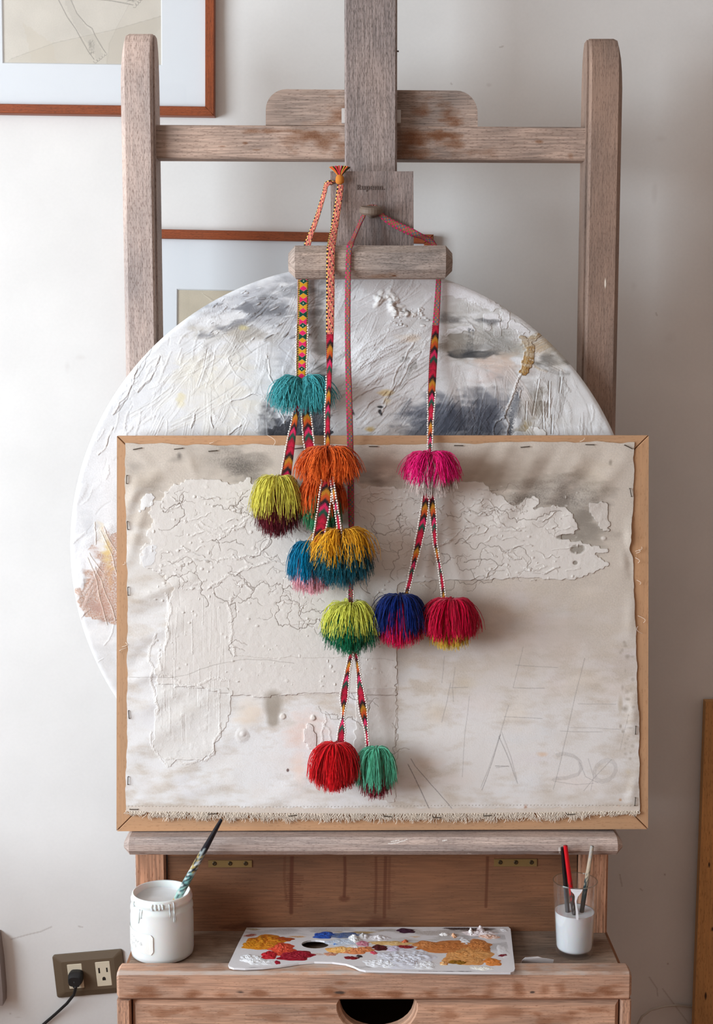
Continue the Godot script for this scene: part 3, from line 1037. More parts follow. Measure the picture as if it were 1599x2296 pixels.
	for a in [[1207, 850, 1194, 930], [1231, 855, 1229, 935], [1258, 845, 1254, 880], [1216, 900, 1218, 960], [1238, 930, 1236, 972], [1180, 900, 1178, 940]]:
		run.call([[a[0], a[1]], [a[2], a[3]]], 1.8, rgb(120, 116, 112), 0.5, -0.5, 0.2)
		run.call([[a[0] + 3, a[1]], [a[2] + 3, a[3]]], 1.8, chalk, 0.5, 0.4, 0.2)
	# left flank: bare brownish patch, yellow wash, scumbled white
	area.call([[182, 1240], [215, 1215], [235, 1180], [250, 1200], [275, 1180], [275, 1400], [240, 1395], [190, 1380], [172, 1330]], rgb(196, 166, 150), 0.85, -0.05, 6.0, 0.0, 0.5)
	for a in [[236, 1230, 14, 60, rgb(222, 196, 140), 0.8, 0.7, 0.8, 0.0, -0.25], [246, 1300, 12, 40, rgb(206, 164, 126), 0.7], [228, 1330, 26, 60, rgb(186, 146, 130), 0.5], [205, 1350, 20, 30, rgb(180, 150, 140), 0.4], [190, 1230, 24, 44, rgb(238, 238, 240), 0.75, 0.7, 1.6, 0.1], [176, 1290, 12, 30, chalk, 0.9, 0.5, 0.8, 0.3], [184, 1312, 5, 16, chalk, 0.95, 0.5, 0.5, 0.3], [210, 1210, 20, 40, rgb(236, 236, 238), 0.6, 0.8, 1.8], [250, 1390, 34, 10, rgb(150, 124, 114), 0.5, 0.8, 1.2], [230, 1420, 60, 26, rgb(236, 236, 236), 0.85], [200, 1180, 20, 30, rgb(200, 202, 206), 0.4]]:
		put.call(a)
	for a in [[[196, 1250], [240, 1400]], [[212, 1270], [258, 1390]], [[200, 1240], [232, 1285]], [[214, 1220], [212, 1170]], [[225, 1190], [262, 1290]], [[232, 1180], [262, 1240]]]:
		run.call(a, 1.6, rgb(224, 210, 196), 0.6, 0.4, 0.3, 0.05)
	# knife and brush ridges, by direction of the stroke in each region
	var seen := 0
	while seen < 620:
		var x := rng.randf_range(165, 1370)
		var y := rng.randf_range(605, 985) if x > 262 or rng.randf() < 0.4 else rng.randf_range(985, 1560)
		var c: Vector2 = tp.call(x, y)
		if c.distance_to(Vector2(n * 0.5, n * 0.5)) > TONDO_R * k - 8:
			continue
		seen += 1
		var ang := 2.15
		if x > 700 and x < 1000:
			ang = 2.45 + (y - 800) * 0.0012
		elif x >= 1000:
			ang = 1.5 if y > 820 else 0.1
		elif y < 740:
			ang = 2.7
		elif x > 420 and rng.randf() < 0.5:
			ang = rng.randf_range(0.3, 1.3)
		ang += rng.randf_range(-0.45, 0.45)
		var ln := rng.randf_range(14, 64) * (1.5 if rng.randf() < 0.15 else 1.0)
		var bend := rng.randf_range(-0.2, 0.2)
		var d := Vector2(cos(ang), sin(ang)) * ln
		var q := [c, c + d * 0.35 + d.orthogonal() * bend * 0.6, c + d * 0.7 + d.orthogonal() * bend * 0.6, c + d]
		var kind := rng.randf()
		var ui := clampi(int(c.y), 0, n - 1) * n + clampi(int(c.x), 0, n - 1)
		var under := Color(p.r[ui], p.g[ui], p.b[ui])
		if kind < 0.55:
			p.stroke(q, rng.randf_range(1.6, 4.2), under.lerp(chalk, 0.3), 0.4, rng.randf_range(0.06, 0.22), 0.3)
		elif kind < 0.8:
			p.stroke(q, rng.randf_range(1.6, 3.0), under * 0.9, 0.3, -rng.randf_range(0.06, 0.2), 0.4)
		else:
			p.stroke(q, rng.randf_range(5, 13), under.lerp(chalk, 0.25), 0.4, rng.randf_range(0.08, 0.25), 0.15)
	for i in 150:
		var x := rng.randf_range(200, 1340)
		var y := rng.randf_range(610, 980)
		var c: Vector2 = tp.call(x, y)
		if c.distance_to(Vector2(n * 0.5, n * 0.5)) > TONDO_R * k - 30:
			continue
		var ang := 2.1 if x < 700 else (2.5 if x < 1000 else (1.5 if y > 820 else 0.15))
		ang += rng.randf_range(-0.6, 0.6)
		var d := Vector2(cos(ang), sin(ang))
		var ln := rng.randf_range(40, 110)
		var q0 := int(c.y) * n + int(c.x)
		var here := Color(p.r[q0], p.g[q0], p.b[q0])
		var lay := here.lerp(chalk, 0.16)
		for b in 9:
			var off := d.orthogonal() * (b - 4) * 2.3
			var a0 := c + off + d * rng.randf_range(-8, 8)
			p.stroke([a0, a0 + d * ln * 0.5 + d.orthogonal() * ln * 0.04, a0 + d * ln], 1.7, lay * rng.randf_range(0.93, 1.04), 0.5, rng.randf_range(-0.08, 0.16), 0.25)
	# broad arcs in the middle
	for i in 34:
		var y0 := 760.0 + rng.randf_range(-20, 130)
		var x0 := rng.randf_range(770, 830)
		run.call([[x0, y0 + 60], [x0 + 34, y0 + 26], [x0 + 80, y0 + 2], [x0 + 120, y0 - 14]], rng.randf_range(2.0, 6.0), rgb(232, 233, 236), 0.3, rng.randf_range(0.08, 0.22), 0.12, 0.06)
	for a in [[[860, 905], [880, 870], [912, 800], [930, 770]], [[856, 930], [872, 890], [890, 860]], [[862, 900], [900, 860], [945, 790]], [[800, 940], [830, 905], [868, 880]], [[790, 900], [820, 880], [860, 866]], [[640, 950], [632, 925], [622, 905]], [[655, 870], [672, 846], [690, 840]], [[600, 800], [606, 842], [618, 880]], [[520, 900], [540, 896], [565, 884], [590, 890]], [[430, 960], [438, 930]], [[480, 960], [474, 935]], [[516, 974], [542, 955]], [[360, 800], [340, 850], [310, 880]], [[310, 820], [290, 880], [255, 930]], [[345, 770], [330, 800], [300, 850]], [[255, 960], [240, 1000], [222, 1020]]]:
		run.call(a, 1.3, rgb(150, 148, 148), 0.35, -0.25, 0.3, 0.12)
		var off := []
		for q in a:
			off.append([q[0] - 2.6, q[1] - 2.0])
		run.call(off, 2.4, chalk, 0.7, 0.4, 0.2, 0.10)
	# dark passages over the dragged white
	area.call([[692, 840], [733, 842], [740, 990], [604, 990], [602, 964], [642, 950], [668, 930], [690, 902]], rgb(58, 59, 65), 0.72, 0.03, 6.0, 0.0, 0.15)
	for a in [[1000, 940, 95, 44, slate, 0.55, 0.8, 0.5], [1075, 945, 66, 44, rgb(70, 74, 86), 0.6, 0.8, 0.5], [930, 965, 40, 26, rgb(110, 114, 124), 0.5], [1055, 792, 50, 7, rgb(70, 72, 76), 0.7, 0.6, 1.2], [1075, 718, 50, 7, rgb(96, 96, 98), 0.5, 0.7, 1.4], [1060, 765, 66, 26, rgb(150, 147, 141), 0.45, 0.8], [1010, 775, 30, 20, rgb(140, 132, 122), 0.4], [1120, 765, 50, 30, rgb(150, 149, 145), 0.4], [720, 760, 22, 90, rgb(132, 129, 126), 0.5, 0.7, 0.6], [712, 690, 20, 30, rgb(104, 102, 102), 0.4], [640, 655, 50, 22, rgb(140, 143, 149), 0.5], [520, 728, 60, 14, rgb(132, 134, 142), 0.5, 0.7, 1.2, 0.0, -0.5], [590, 700, 70, 10, rgb(124, 126, 132), 0.45, 0.7, 1.2], [560, 745, 60, 20, rgb(178, 171, 160), 0.4], [1226, 802, 18, 14, rgb(108, 106, 104), 0.5], [1250, 785, 40, 26, rgb(160, 154, 144), 0.4], [1205, 910, 26, 34, rgb(136, 128, 116), 0.4, 0.8, 1.0]]:
		put.call(a)
	for i in 60:
		var x := rng.randf_range(910, 1130)
		var y := rng.randf_range(890, 975)
		run.call([[x, y], [x - 14, y + 18], [x - 24, y + 34]], rng.randf_range(1.0, 2.2), rgb(120, 125, 138) if rng.randf() < 0.5 else rgb(50, 54, 62), 0.35, 0.12, 0.6)
	# the thick lump of white and small crumbs
	for i in 26:
		var f := rng.randf()
		put.call([848 + f * 74 + rng.randf_range(-10, 10), 664 + f * 48 + rng.randf_range(-16, 16) * (1.1 - f * 0.6), rng.randf_range(6, 16), rng.randf_range(4, 9), rgb(244, 243, 241), 0.8, 0.5, 0.7, 0.7, rng.randf_range(0, 3), 0.0])
	for i in 30:
		put.call([rng.randf_range(880, 960), rng.randf_range(690, 735), rng.randf_range(2, 5), rng.randf_range(1.5, 3), rgb(240, 240, 239), 0.8, 0.5, 0.7, 0.7])
	for i in 60:
		put.call([rng.randf_range(470, 720), rng.randf_range(640, 760), rng.randf_range(4, 12), rng.randf_range(1.2, 2.4), chalk if rng.randf() < 0.5 else rgb(150, 150, 154), 0.45, 0.5, 0.9, rng.randf_range(0.3, 0.8), rng.randf_range(-0.8, 0.0)])
	for a in [[790, 925, 12, 6, rgb(80, 80, 82), 0.9, 0.4, 1.0, 0.0, 0.7], [852, 912, 8, 3, rgb(70, 70, 72), 0.9, 0.4, 0.6], [853, 926, 5, 10, rgb(70, 70, 72), 0.9, 0.4, 0.6, 0.0, -0.5], [865, 880, 14, 8, rgb(228, 206, 160), 0.7], [866, 900, 10, 10, rgb(232, 214, 176), 0.6], [830, 962, 12, 5, rgb(206, 180, 128), 0.8], [920, 760, 30, 12, rgb(222, 204, 184), 0.5], [405, 890, 10, 24, rgb(232, 222, 184), 0.5], [545, 735, 12, 5, rgb(206, 194, 140), 0.5]]:
		put.call(a)
	print("tondo texture")
	var mat := stuff(Color.WHITE, 0.55, p.colour(), p.relief(), 0.16)
	mat.metallic_specular = 0.35
	var o := thing("round_painting", "large round abstract painting in thick white and grey impasto, behind the framed linen", "painting", Vector3(TONDO.x, TONDO.y - TONDO_R, TONDO.z - 0.015))
	# canvas skin: a disc of rings that follow the paint's thickness, turned over the rim
	var m := M.new()
	var rows := 150
	var cols := 420
	var base := 0
	for i in rows + 1:
		var rr := TONDO_R * i / rows
		for j in cols + 1:
			var a := TAU * j / cols
			var x := cos(a) * rr
			var y := sin(a) * rr
			var hgt := p.height((x + 0.45) * k, (0.45 - y) * k)
			var edge := clampf((TONDO_R - rr) / 0.006, 0.0, 1.0)
			var lump := clampf(hgt, -0.5, 3.0) * 0.0010 * edge
			m.v.append(Vector3(TONDO.x + x, TONDO.y + y, TONDO.z - 0.003 * (1.0 - edge) * (1.0 - edge) + lump))
			m.n.append(Vector3(0, 0, 1))
			m.t.append(Vector2((x + 0.45) / 0.9, (0.45 - y) / 0.9))
			m.c.append(Color.WHITE)
	for i in rows:
		for j in cols:
			var a := base + i * (cols + 1) + j
			var b := a + 1
			var c := a + cols + 1
			m.ix.append_array([a, b, c + 1, a, c + 1, c])
	grid_normals(m, rows + 1, cols + 1, false)
	part(o, "painted_canvas", m, mat)
	m = M.new()
	var rings := []
	for q in [[TONDO_R, -0.0030], [TONDO_R + 0.0004, -0.005], [TONDO_R + 0.0004, -0.03], [TONDO_R - 0.004, -0.031], [TONDO_R - 0.05, -0.031]]:
		var r := PackedVector3Array()
		for j in 210:
			var a := TAU * j / 210
			r.append(TONDO + Vector3(cos(a) * q[0], sin(a) * q[0], q[1]))
		rings.append(r)
	m.loft(rings, true, false)
	part(o, "rim", m, stuff(rgb(206, 202, 196), 0.8))

func grid_normals(m: M, rows: int, cols: int, flip: bool) -> void:
	for i in rows:
		for j in cols:
			var k := i * cols + j
			var a := m.v[i * cols + mini(j + 1, cols - 1)] - m.v[i * cols + maxi(j - 1, 0)]
			var b := m.v[mini(i + 1, rows - 1) * cols + j] - m.v[maxi(i - 1, 0) * cols + j]
			var q := a.cross(b)
			if q.length_squared() < 1e-20:
				q = Vector3.BACK
			q = q.normalized()
			m.n[k] = q if q.z >= 0.0 else -q

func linen_canvas() -> void:
	print("linen")
	var top := spot(800, 977, -0.006)
	var ey := (spot(800, 1862, 0.02) - top).normalized()
	var nrm := Vector3.RIGHT.cross(-ey)
	var cv := func(px: float, py: float) -> Vector2:
		var q := hit(px, py, top, nrm)
		return Vector2(q.x, (q - top).dot(ey))
	var pos := func(a: Vector2, up: float) -> Vector3:
		return top + Vector3(a.x, 0, 0) - Vector3(top.x, 0, 0) + ey * a.y + nrm * up
	var c0: Vector2 = cv.call(268, 986)
	var c1: Vector2 = cv.call(1446, 1832)
	var k := 1450.0
	var w := int((c1.x - c0.x) * k)
	var h := int((c1.y - c0.y) * k)
	var tp := func(px: float, py: float) -> Vector2:
		return (cv.call(px, py) - c0) * k
	var p := Paint.new(w, h, rgb(206, 195, 183), soft_noise, fine_noise)
	p.grain(0.025, 0.045, 0.15, 0.05)
	var put := func(a: Array) -> void:
		var c: Vector2 = tp.call(a[0], a[1])
		p.blob(c.x, c.y, a[2], a[3], a[4], a[5], a[6] if a.size() > 6 else 0.9, a[7] if a.size() > 7 else 0.6, a[8] if a.size() > 8 else 0.0, a[9] if a.size() > 9 else 0.0, a[10] * 0.6 if a.size() > 10 else 0.08)
	var run := func(pts: Array, wd: float, col: Color, op: float, dz := 0.0, rough := 0.0, wob := 0.0) -> void:
		var q := []
		for a in pts:
			q.append(tp.call(a[0], a[1]))
		if wob > 0.0:
			q = wander(q, wob)
		p.stroke(q, wd, col, op, dz, rough)
	var area := func(pts: Array, col: Color, op: float, dz: float, rag := 5.0, lip := 0.0, speck := 0.0) -> void:
		var q := PackedVector2Array()
		for a in pts:
			q.append(tp.call(a[0], a[1]))
		p.patch(q, col, op, dz, rag, lip, speck)
	# sprayed pigment and washes, with darker grey over the top right folds
	var smoke := rgb(112, 106, 100)
	for a in [[545, 1045, 66, 44, smoke, 0.85, 1.0, 0.5, 0.0, 0.0, 0.5], [500, 1032, 110, 46, smoke, 0.4, 1.0, 0.5, 0.0, 0.0, 0.7], [395, 1030, 26, 12, smoke, 0.3], [402, 1022, 7, 10, rgb(90, 84, 80), 0.6], [330, 1075, 50, 30, rgb(196, 180, 162), 0.5], [345, 1090, 40, 30, smoke, 0.22, 1.0, 0.6, 0.0, 0.0, 0.9], [300, 1050, 24, 20, smoke, 0.2], [870, 1050, 60, 30, rgb(196, 170, 156), 0.4], [800, 1050, 110, 50, smoke, 0.4, 1.0, 0.6], [850, 1078, 60, 22, rgb(110, 102, 96), 0.6], [1100, 1080, 120, 34, rgb(150, 138, 124), 0.4], [1190, 1110, 150, 50, smoke, 0.65, 1.0, 0.6, 0.0, -0.2, 0.6], [1290, 1130, 90, 70, smoke, 0.6, 1.0, 0.6, 0.0, -0.6, 0.6], [1130, 1060, 200, 60, rgb(168, 154, 140), 0.6, 1.0, 0.5], [700, 1040, 160, 50, rgb(176, 164, 152), 0.5, 1.0, 0.5], [1330, 1060, 60, 60, rgb(196, 180, 160), 0.4], [1368, 1036, 5, 8, rgb(120, 108, 96), 0.5], [1290, 1165, 70, 50, rgb(150, 142, 132), 0.9, 0.7], [1330, 1205, 50, 40, rgb(150, 142, 132), 0.7], [660, 1030, 60, 30, rgb(206, 196, 186), 0.5], [430, 1040, 50, 30, rgb(214, 200, 184), 0.4]]:
		put.call(a)
	# the gessoed lower field
	for a in [[600, 1690, 520, 220, rgb(233, 232, 231), 1.0, 0.7], [1150, 1680, 480, 230, rgb(228, 224, 221), 1.0, 0.7], [340, 1500, 130, 330, rgb(231, 229, 228), 0.9, 0.8], [1150, 1440, 330, 150, rgb(214, 205, 198), 0.8], [320, 1280, 80, 120, rgb(224, 219, 213), 0.7]]:
		put.call(a)
	for i in 60:
		var tint: Color = [rgb(232, 214, 204), rgb(214, 220, 226), rgb(228, 214, 196), rgb(222, 212, 218), rgb(206, 196, 184), rgb(236, 236, 238)][i % 6]
		put.call([rng.randf_range(880, 1420), rng.randf_range(1320, 1800), rng.randf_range(20, 70), rng.randf_range(16, 50), tint, 0.24, 1.0, 0.5, 0.05])
	for i in 36:
		put.call([rng.randf_range(300, 880), rng.randf_range(1500, 1790), rng.randf_range(20, 70), rng.randf_range(14, 40), [rgb(232, 230, 230), rgb(224, 222, 226), rgb(232, 222, 212)][i % 3], 0.24, 1.0, 0.5, 0.05])
	for a in [[1000, 1390, 120, 60, rgb(170, 160, 150), 0.4], [890, 1480, 30, 60, rgb(150, 142, 134), 0.35], [1080, 1420, 60, 40, rgb(180, 168, 156), 0.35], [560, 1600, 40, 40, rgb(226, 206, 184), 0.6], [680, 1640, 60, 50, rgb(232, 204, 190), 0.6], [672, 1720, 22, 60, rgb(234, 208, 190), 0.6], [980, 1600, 40, 30, rgb(222, 204, 178), 0.5], [1040, 1530, 30, 20, rgb(214, 198, 170), 0.45], [960, 1710, 36, 18, rgb(228, 208, 194), 0.4], [1215, 1690, 14, 6, rgb(224, 190, 160), 0.6], [1390, 1580, 6, 24, rgb(176, 158, 134), 0.5], [1178, 1812, 4, 9, rgb(176, 128, 104), 0.7], [1390, 1792, 4, 4, rgb(190, 146, 112), 0.8], [1386, 1806, 5, 4, rgb(190, 146, 112), 0.7], [1325, 1818, 12, 4, rgb(170, 148, 118), 0.6], [1408, 1730, 10, 10, rgb(206, 186, 150), 0.4], [645, 1726, 3, 4, rgb(110, 90, 86), 0.9, 0.5]]:  # tints; greys round the navy and crimson pompoms paint in their shadow
		put.call(a)
	for i in 34:
		put.call([rng.randf_range(1390, 1420), rng.randf_range(1430, 1700), rng.randf_range(3, 8), rng.randf_range(3, 8), rgb(150, 138, 124), 0.35, 0.8])
	# the poured plaster-like paste
	var paste := rgb(224, 218, 212)
	area.call([[366, 1118], [372, 1102], [392, 1088], [426, 1074], [480, 1073], [512, 1082], [530, 1085], [548, 1078], [556, 1066], [562, 1068], [564, 1084], [600, 1076], [660, 1086], [720, 1096], [800, 1086], [812, 1094], [862, 1088], [900, 1096], [980, 1094], [1010, 1080], [1050, 1078], [1084, 1080], [1092, 1092], [1104, 1106], [1126, 1112], [1136, 1124], [1152, 1134], [1164, 1132], [1178, 1118], [1196, 1112], [1208, 1117], [1206, 1130], [1190, 1142], [1240, 1133], [1264, 1136], [1284, 1152], [1294, 1176], [1290, 1196], [1254, 1196], [1258, 1208], [1290, 1212], [1364, 1230], [1360, 1240], [1330, 1240], [1368, 1264], [1330, 1282], [1290, 1298], [1180, 1296], [1000, 1300], [892, 1306], [886, 1400], [890, 1500], [888, 1560], [760, 1552], [640, 1556], [590, 1562], [520, 1556], [440, 1540], [352, 1530], [350, 1505], [372, 1440], [380, 1350], [395, 1318], [374, 1300], [366, 1286], [340, 1276], [318, 1264], [316, 1240], [322, 1222], [342, 1216], [330, 1198], [344, 1166], [338, 1150], [338, 1126]], paste, 0.93, 0.45, 3.0, 0.32)
	area.call([[352, 1530], [520, 1545], [516, 1600], [480, 1680], [452, 1704], [402, 1702], [378, 1720], [372, 1706], [346, 1680], [350, 1600]], rgb(226, 222, 217), 0.8, 0.25, 4.0, 0.4)
	area.call([[800, 1540], [888, 1540], [890, 1700], [884, 1800], [812, 1780], [796, 1680]], rgb(214, 206, 200), 0.75, 0.25, 4.0, 0.3)
	area.call([[1318, 1134], [1326, 1126], [1360, 1124], [1364, 1160], [1366, 1190], [1358, 1190], [1342, 1176], [1330, 1156]], rgb(214, 206, 198), 0.95, 0.6, 3.0, 0.5)
	put.call([1294, 1231, 17, 9, rgb(156, 148, 138), 0.95, 0.3, 0.5, -0.5])
	put.call([1290, 1261, 6, 5, rgb(156, 148, 138), 0.95, 0.4, 0.4, -0.5])
	put.call([1268, 1203, 20, 5, rgb(156, 148, 138), 0.9, 0.3, 0.6, -0.5])
	put.call([1353, 1206, 8, 6, rgb(216, 208, 200), 0.95, 0.4, 0.4, 0.5])
	area.call([[318, 1116], [330, 1104], [346, 1112], [344, 1130], [326, 1140], [314, 1146], [318, 1130]], rgb(236, 234, 232), 0.95, 0.3, 4.0, 0.2)
	area.call([[318, 1236], [330, 1222], [352, 1222], [346, 1262], [322, 1270]], rgb(228, 228, 229), 0.7, 0.1, 4.0, 0.1)
	run.call([[612, 1566], [612, 1584]], 26, rgb(172, 162, 150), 0.9, -0.04)
	run.call([[612, 1580], [612, 1600], [612, 1616]], 17, rgb(170, 160, 148), 0.9, -0.04)
	# blisters, lumps
	area.call([[684, 1632], [692, 1622], [704, 1626], [708, 1650], [710, 1668], [716, 1678], [706, 1690], [692, 1676], [682, 1654]], rgb(220, 210, 205), 0.98, 0.7, 1.5, 0.5)
	put.call([542, 1647, 17, 17, rgb(226, 222, 218), 0.98, 0.4, 0.3, 0.4])
	put.call([544, 1644, 7, 7, rgb(232, 228, 224), 0.9, 0.8, 0.6, 0.6])
	put.call([634, 1605, 8, 8, rgb(226, 218, 210), 0.98, 0.4, 0.15, 0.7])
	put.call([702, 1608, 5, 6, rgb(220, 212, 204), 0.98, 0.6, 0.6, 0.9])
	for i in 420:
		var x := rng.randf_range(330, 1300)
		var y := rng.randf_range(1090, 1540)
		if y > 1300 and x > 880:
			continue
		put.call([x, y, rng.randf_range(1.5, 5), rng.randf_range(1.5, 4), rgb(226, 220, 213), 0.5, 0.6, 0.5, rng.randf_range(0.15, 0.6)])
	# combed drag marks and ridges
	for i in 90:
		var x := rng.randf_range(360, 520)
		var y := rng.randf_range(1320, 1600)
		run.call([[x, y], [x + rng.randf_range(-3, 3), y + rng.randf_range(20, 80)]], rng.randf_range(0.9, 2.2), rgb(230, 226, 221), 0.25, rng.randf_range(-0.12, 0.18), 0.5)
	for i in 150:
		var x := rng.randf_range(350, 1280)
		var y := rng.randf_range(1095, 1310)
		var a := rng.randf_range(-0.5, 0.5)
		var l := rng.randf_range(12, 70)
		run.call([[x, y], [x + cos(a) * l, y + sin(a) * l]], rng.randf_range(1.2, 3.0), rgb(228, 222, 215), 0.3, rng.randf_range(0.15, 0.55), 0.2, 0.2)
	for a in [[[440, 1176], [470, 1196], [510, 1196], [545, 1180], [565, 1152]], [[450, 1170], [480, 1186], [520, 1182], [548, 1164]], [[600, 1260], [560, 1272], [530, 1288], [490, 1306], [440, 1320], [410, 1318]], [[560, 1250], [590, 1230], [610, 1200], [640, 1180]], [[372, 1330], [380, 1350], [372, 1440], [362, 1500]], [[518, 1340], [520, 1400], [516, 1440], [524, 1470]], [[392, 1284], [420, 1304], [460, 1300]], [[350, 1510], [400, 1530], [460, 1528], [512, 1524]], [[486, 1260], [505, 1250], [540, 1248]], [[350, 1420], [345, 1500], [352, 1600]], [[372, 1700], [400, 1706], [456, 1704], [480, 1684]], [[480, 1690], [486, 1650], [494, 1620]], [[340, 1640], [352, 1690], [376, 1718]], [[724, 1620], [722, 1660], [714, 1680]], [[728, 1600], [740, 1640], [736, 1690]]]:
		run.call(a, rng.randf_range(2.0, 4.5), rgb(226, 220, 214), 0.45, 0.26, 0.4, 0.18)
	# cracks
	var fissures := [[[366, 1145], [380, 1142], [393, 1130], [402, 1128], [410, 1108]], [[402, 1128], [412, 1158], [404, 1170], [392, 1180]], [[478, 1134], [500, 1136], [524, 1134], [542, 1150], [568, 1158]], [[520, 1134], [540, 1122], [556, 1112]], [[512, 1284], [528, 1292], [548, 1296], [562, 1310], [572, 1318]], [[572, 1318], [600, 1308], [622, 1306], [636, 1320], [632, 1336], [620, 1350], [616, 1380], [622, 1392]], [[636, 1320], [650, 1312], [666, 1316]], [[636, 1335], [660, 1345], [672, 1360], [672, 1380]], [[622, 1392], [650, 1398], [690, 1400], [730, 1398]], [[672, 1368], [700, 1366], [735, 1362]], [[482, 1330], [500, 1344], [528, 1350], [530, 1368]], [[520, 1440], [514, 1456], [522, 1470]], [[572, 1320], [560, 1340], [535, 1350]], [[412, 1250], [415, 1268], [408, 1280]], [[370, 1300], [390, 1290], [410, 1288]], [[560, 1250], [586, 1236], [606, 1205]], [[830, 1150], [838, 1170], [845, 1195], [836, 1220], [850, 1240]], [[845, 1195], [880, 1190], [905, 1178]], [[898, 1150], [896, 1180], [900, 1195], [930, 1194]], [[900, 1220], [892, 1240], [880, 1260], [884, 1300]], [[1000, 1150], [1040, 1146], [1090, 1152], [1120, 1150]], [[1020, 1220], [1060, 1230], [1100, 1226], [1130, 1236], [1180, 1240]], [[1030, 1276], [1060, 1284], [1100, 1290]], [[1020, 1300], [1070, 1302], [1110, 1296]], [[1100, 1140], [1140, 1160], [1180, 1165], [1220, 1150], [1260, 1146]], [[1040, 1260], [1080, 1254], [1130, 1262]], [[860, 1330], [840, 1350], [860, 1372], [880, 1378]], [[938, 1230], [960, 1220], [972, 1200]], [[990, 1240], [1010, 1250], [1000, 1262], [985, 1258]], [[770, 1570], [800, 1566], [815, 1572]], [[745, 1600], [760, 1612], [790, 1606], [820, 1625]], [[820, 1560], [828, 1590], [820, 1610]], [[880, 1620], [888, 1660], [884, 1690]], [[700, 1240], [690, 1275], [700, 1320]], [[800, 1220], [815, 1250], [812, 1290], [830, 1330]], [[476, 1210], [510, 1214], [548, 1222]], [[446, 1296], [450, 1330], [462, 1360]]]
	for f in fissures:
		run.call(f, rng.randf_range(0.6, 0.95), rgb(112, 98, 90), 0.55, -0.45, 0.3, 0.34)
	for i in 70:
		var f: Array = fissures[i % fissures.size()]
		var s: Array = f[rng.randi() % f.size()]
		var a := rng.randf_range(0, TAU)
		run.call([[s[0], s[1]], [s[0] + cos(a) * 18, s[1] + sin(a) * 14], [s[0] + cos(a + 0.5) * 36, s[1] + sin(a + 0.5) * 30]], 0.7, rgb(130, 116, 108), 0.45, -0.35, 0.2, 0.24)
	for i in 150:
		var x := rng.randf_range(350, 1270)
		var y := rng.randf_range(1100, 1420)
		if y > 1300 and (x > 880 or x < 520):
			continue
		var a := rng.randf_range(0, TAU)
		var l := rng.randf_range(8, 26)
		run.call([[x, y], [x + cos(a) * l, y + sin(a) * l], [x + cos(a + 0.8) * l * 1.7, y + sin(a + 0.8) * l * 1.7]], 0.6, rgb(140, 126, 117), 0.4, -0.3, 0.2, 0.26)
	# creases, pencil lines and letters
	run.call([[290, 1517], [380, 1518], [420, 1512], [480, 1490], [540, 1478], [600, 1478], [660, 1486]], 0.9, rgb(130, 120, 114), 0.4, -0.12, 0.4, 0.03)
	for a in [[[520, 1470], [600, 1474], [700, 1474], [880, 1480]], [[590, 1562], [700, 1556], [890, 1558]], [[888, 1480], [890, 1600], [888, 1790]], [[640, 1400], [760, 1404]]]:
		run.call(a, 1.3, rgb(200, 190, 182), 0.4, 0.2, 0.4, 0.05)
	var lead := rgb(112, 106, 106)
	var pencil := [[[914, 1712], [970, 1830], 0.75], [[921, 1700], [930, 1716], [968, 1760], [1030, 1832], 0.6], [[1122, 1645], [1102, 1710], [1080, 1770], 0.45], [[1120, 1648], [1096, 1720], [1078, 1764], 0.3], [[1118, 1650], [1140, 1700], [1160, 1755], 0.45], [[1124, 1640], [1146, 1700], [1158, 1745], 0.3], [[1110, 1716], [1140, 1717], 0.45], [[1112, 1720], [1138, 1716], 0.3], [[1140, 1580], [1128, 1620], [1118, 1655], 0.3], [[1310, 1475], [1280, 1600], [1240, 1768], 0.3], [[1130, 1606], [1215, 1610], 0.3], [[1150, 1541], [1220, 1542], 0.3], [[1155, 1490], [1250, 1496], 0.25], [[1295, 1577], [1380, 1578], 0.25], [[1255, 1638], [1350, 1640], 0.25], [[1275, 1630], [1390, 1634], 0.2], [[1010, 1530], [1000, 1580], [990, 1618], 0.3], [[1020, 1495], [1014, 1540], [1016, 1572], 0.25], [[1008, 1541], [1048, 1540], 0.3], [[1052, 1560], [1042, 1640], [1036, 1740], 0.25], [[1408, 1600], [1390, 1680], 0.2], [[996, 1470], [990, 1530], 0.25], [[1172, 1450], [1160, 1500], [1150, 1540], 0.25]]
	for a in pencil:
		run.call(a.slice(0, a.size() - 1), 1.1, lead, a[a.size() - 1], 0.0, 0.35, 0.01)
	# the scribbled figures at the lower right
	for i in 4:
		var j := i * 2.2
		run.call([[1244 + j, 1690 + j], [1262, 1685 + j], [1285, 1690 + j], [1302 - j, 1704], [1306 - j, 1722], [1296, 1738 - j], [1270, 1746 - j], [1236 + j, 1748 - j]], 1.0, lead, 0.22, 0.0, 0.35)
		var ring := []
		for q in 13:
			var a := TAU * q / 12.0 + i * 0.4
			ring.append([1356 + cos(a) * (27 - j) + sin(a) * -6, 1727 + sin(a) * (28 - j * 1.2)])
		run.call(ring, 1.0, lead, 0.2, 0.0, 0.35)
	run.call([[1240, 1750], [1290, 1758], [1330, 1755]], 1.0, lead, 0.25, 0.0, 0.35)
	run.call([[1298, 1706], [1312, 1740], [1340, 1754]], 1.0, lead, 0.3, 0.0, 0.35)
	run.call([[1370, 1702], [1334, 1740], [1308, 1772]], 1.0, lead, 0.3, 0.0, 0.35)
	run.call([[1318, 1700], [1330, 1740], [1324, 1770]], 1.0, lead, 0.25, 0.0, 0.35)
	# unpainted selvedge above the fringe, with its row of needle holes
	area.call([[276, 1806], [700, 1809], [1100, 1811], [1440, 1806], [1440, 1834], [270, 1834]], rgb(216, 204, 192), 0.9, -0.1, 2.0)
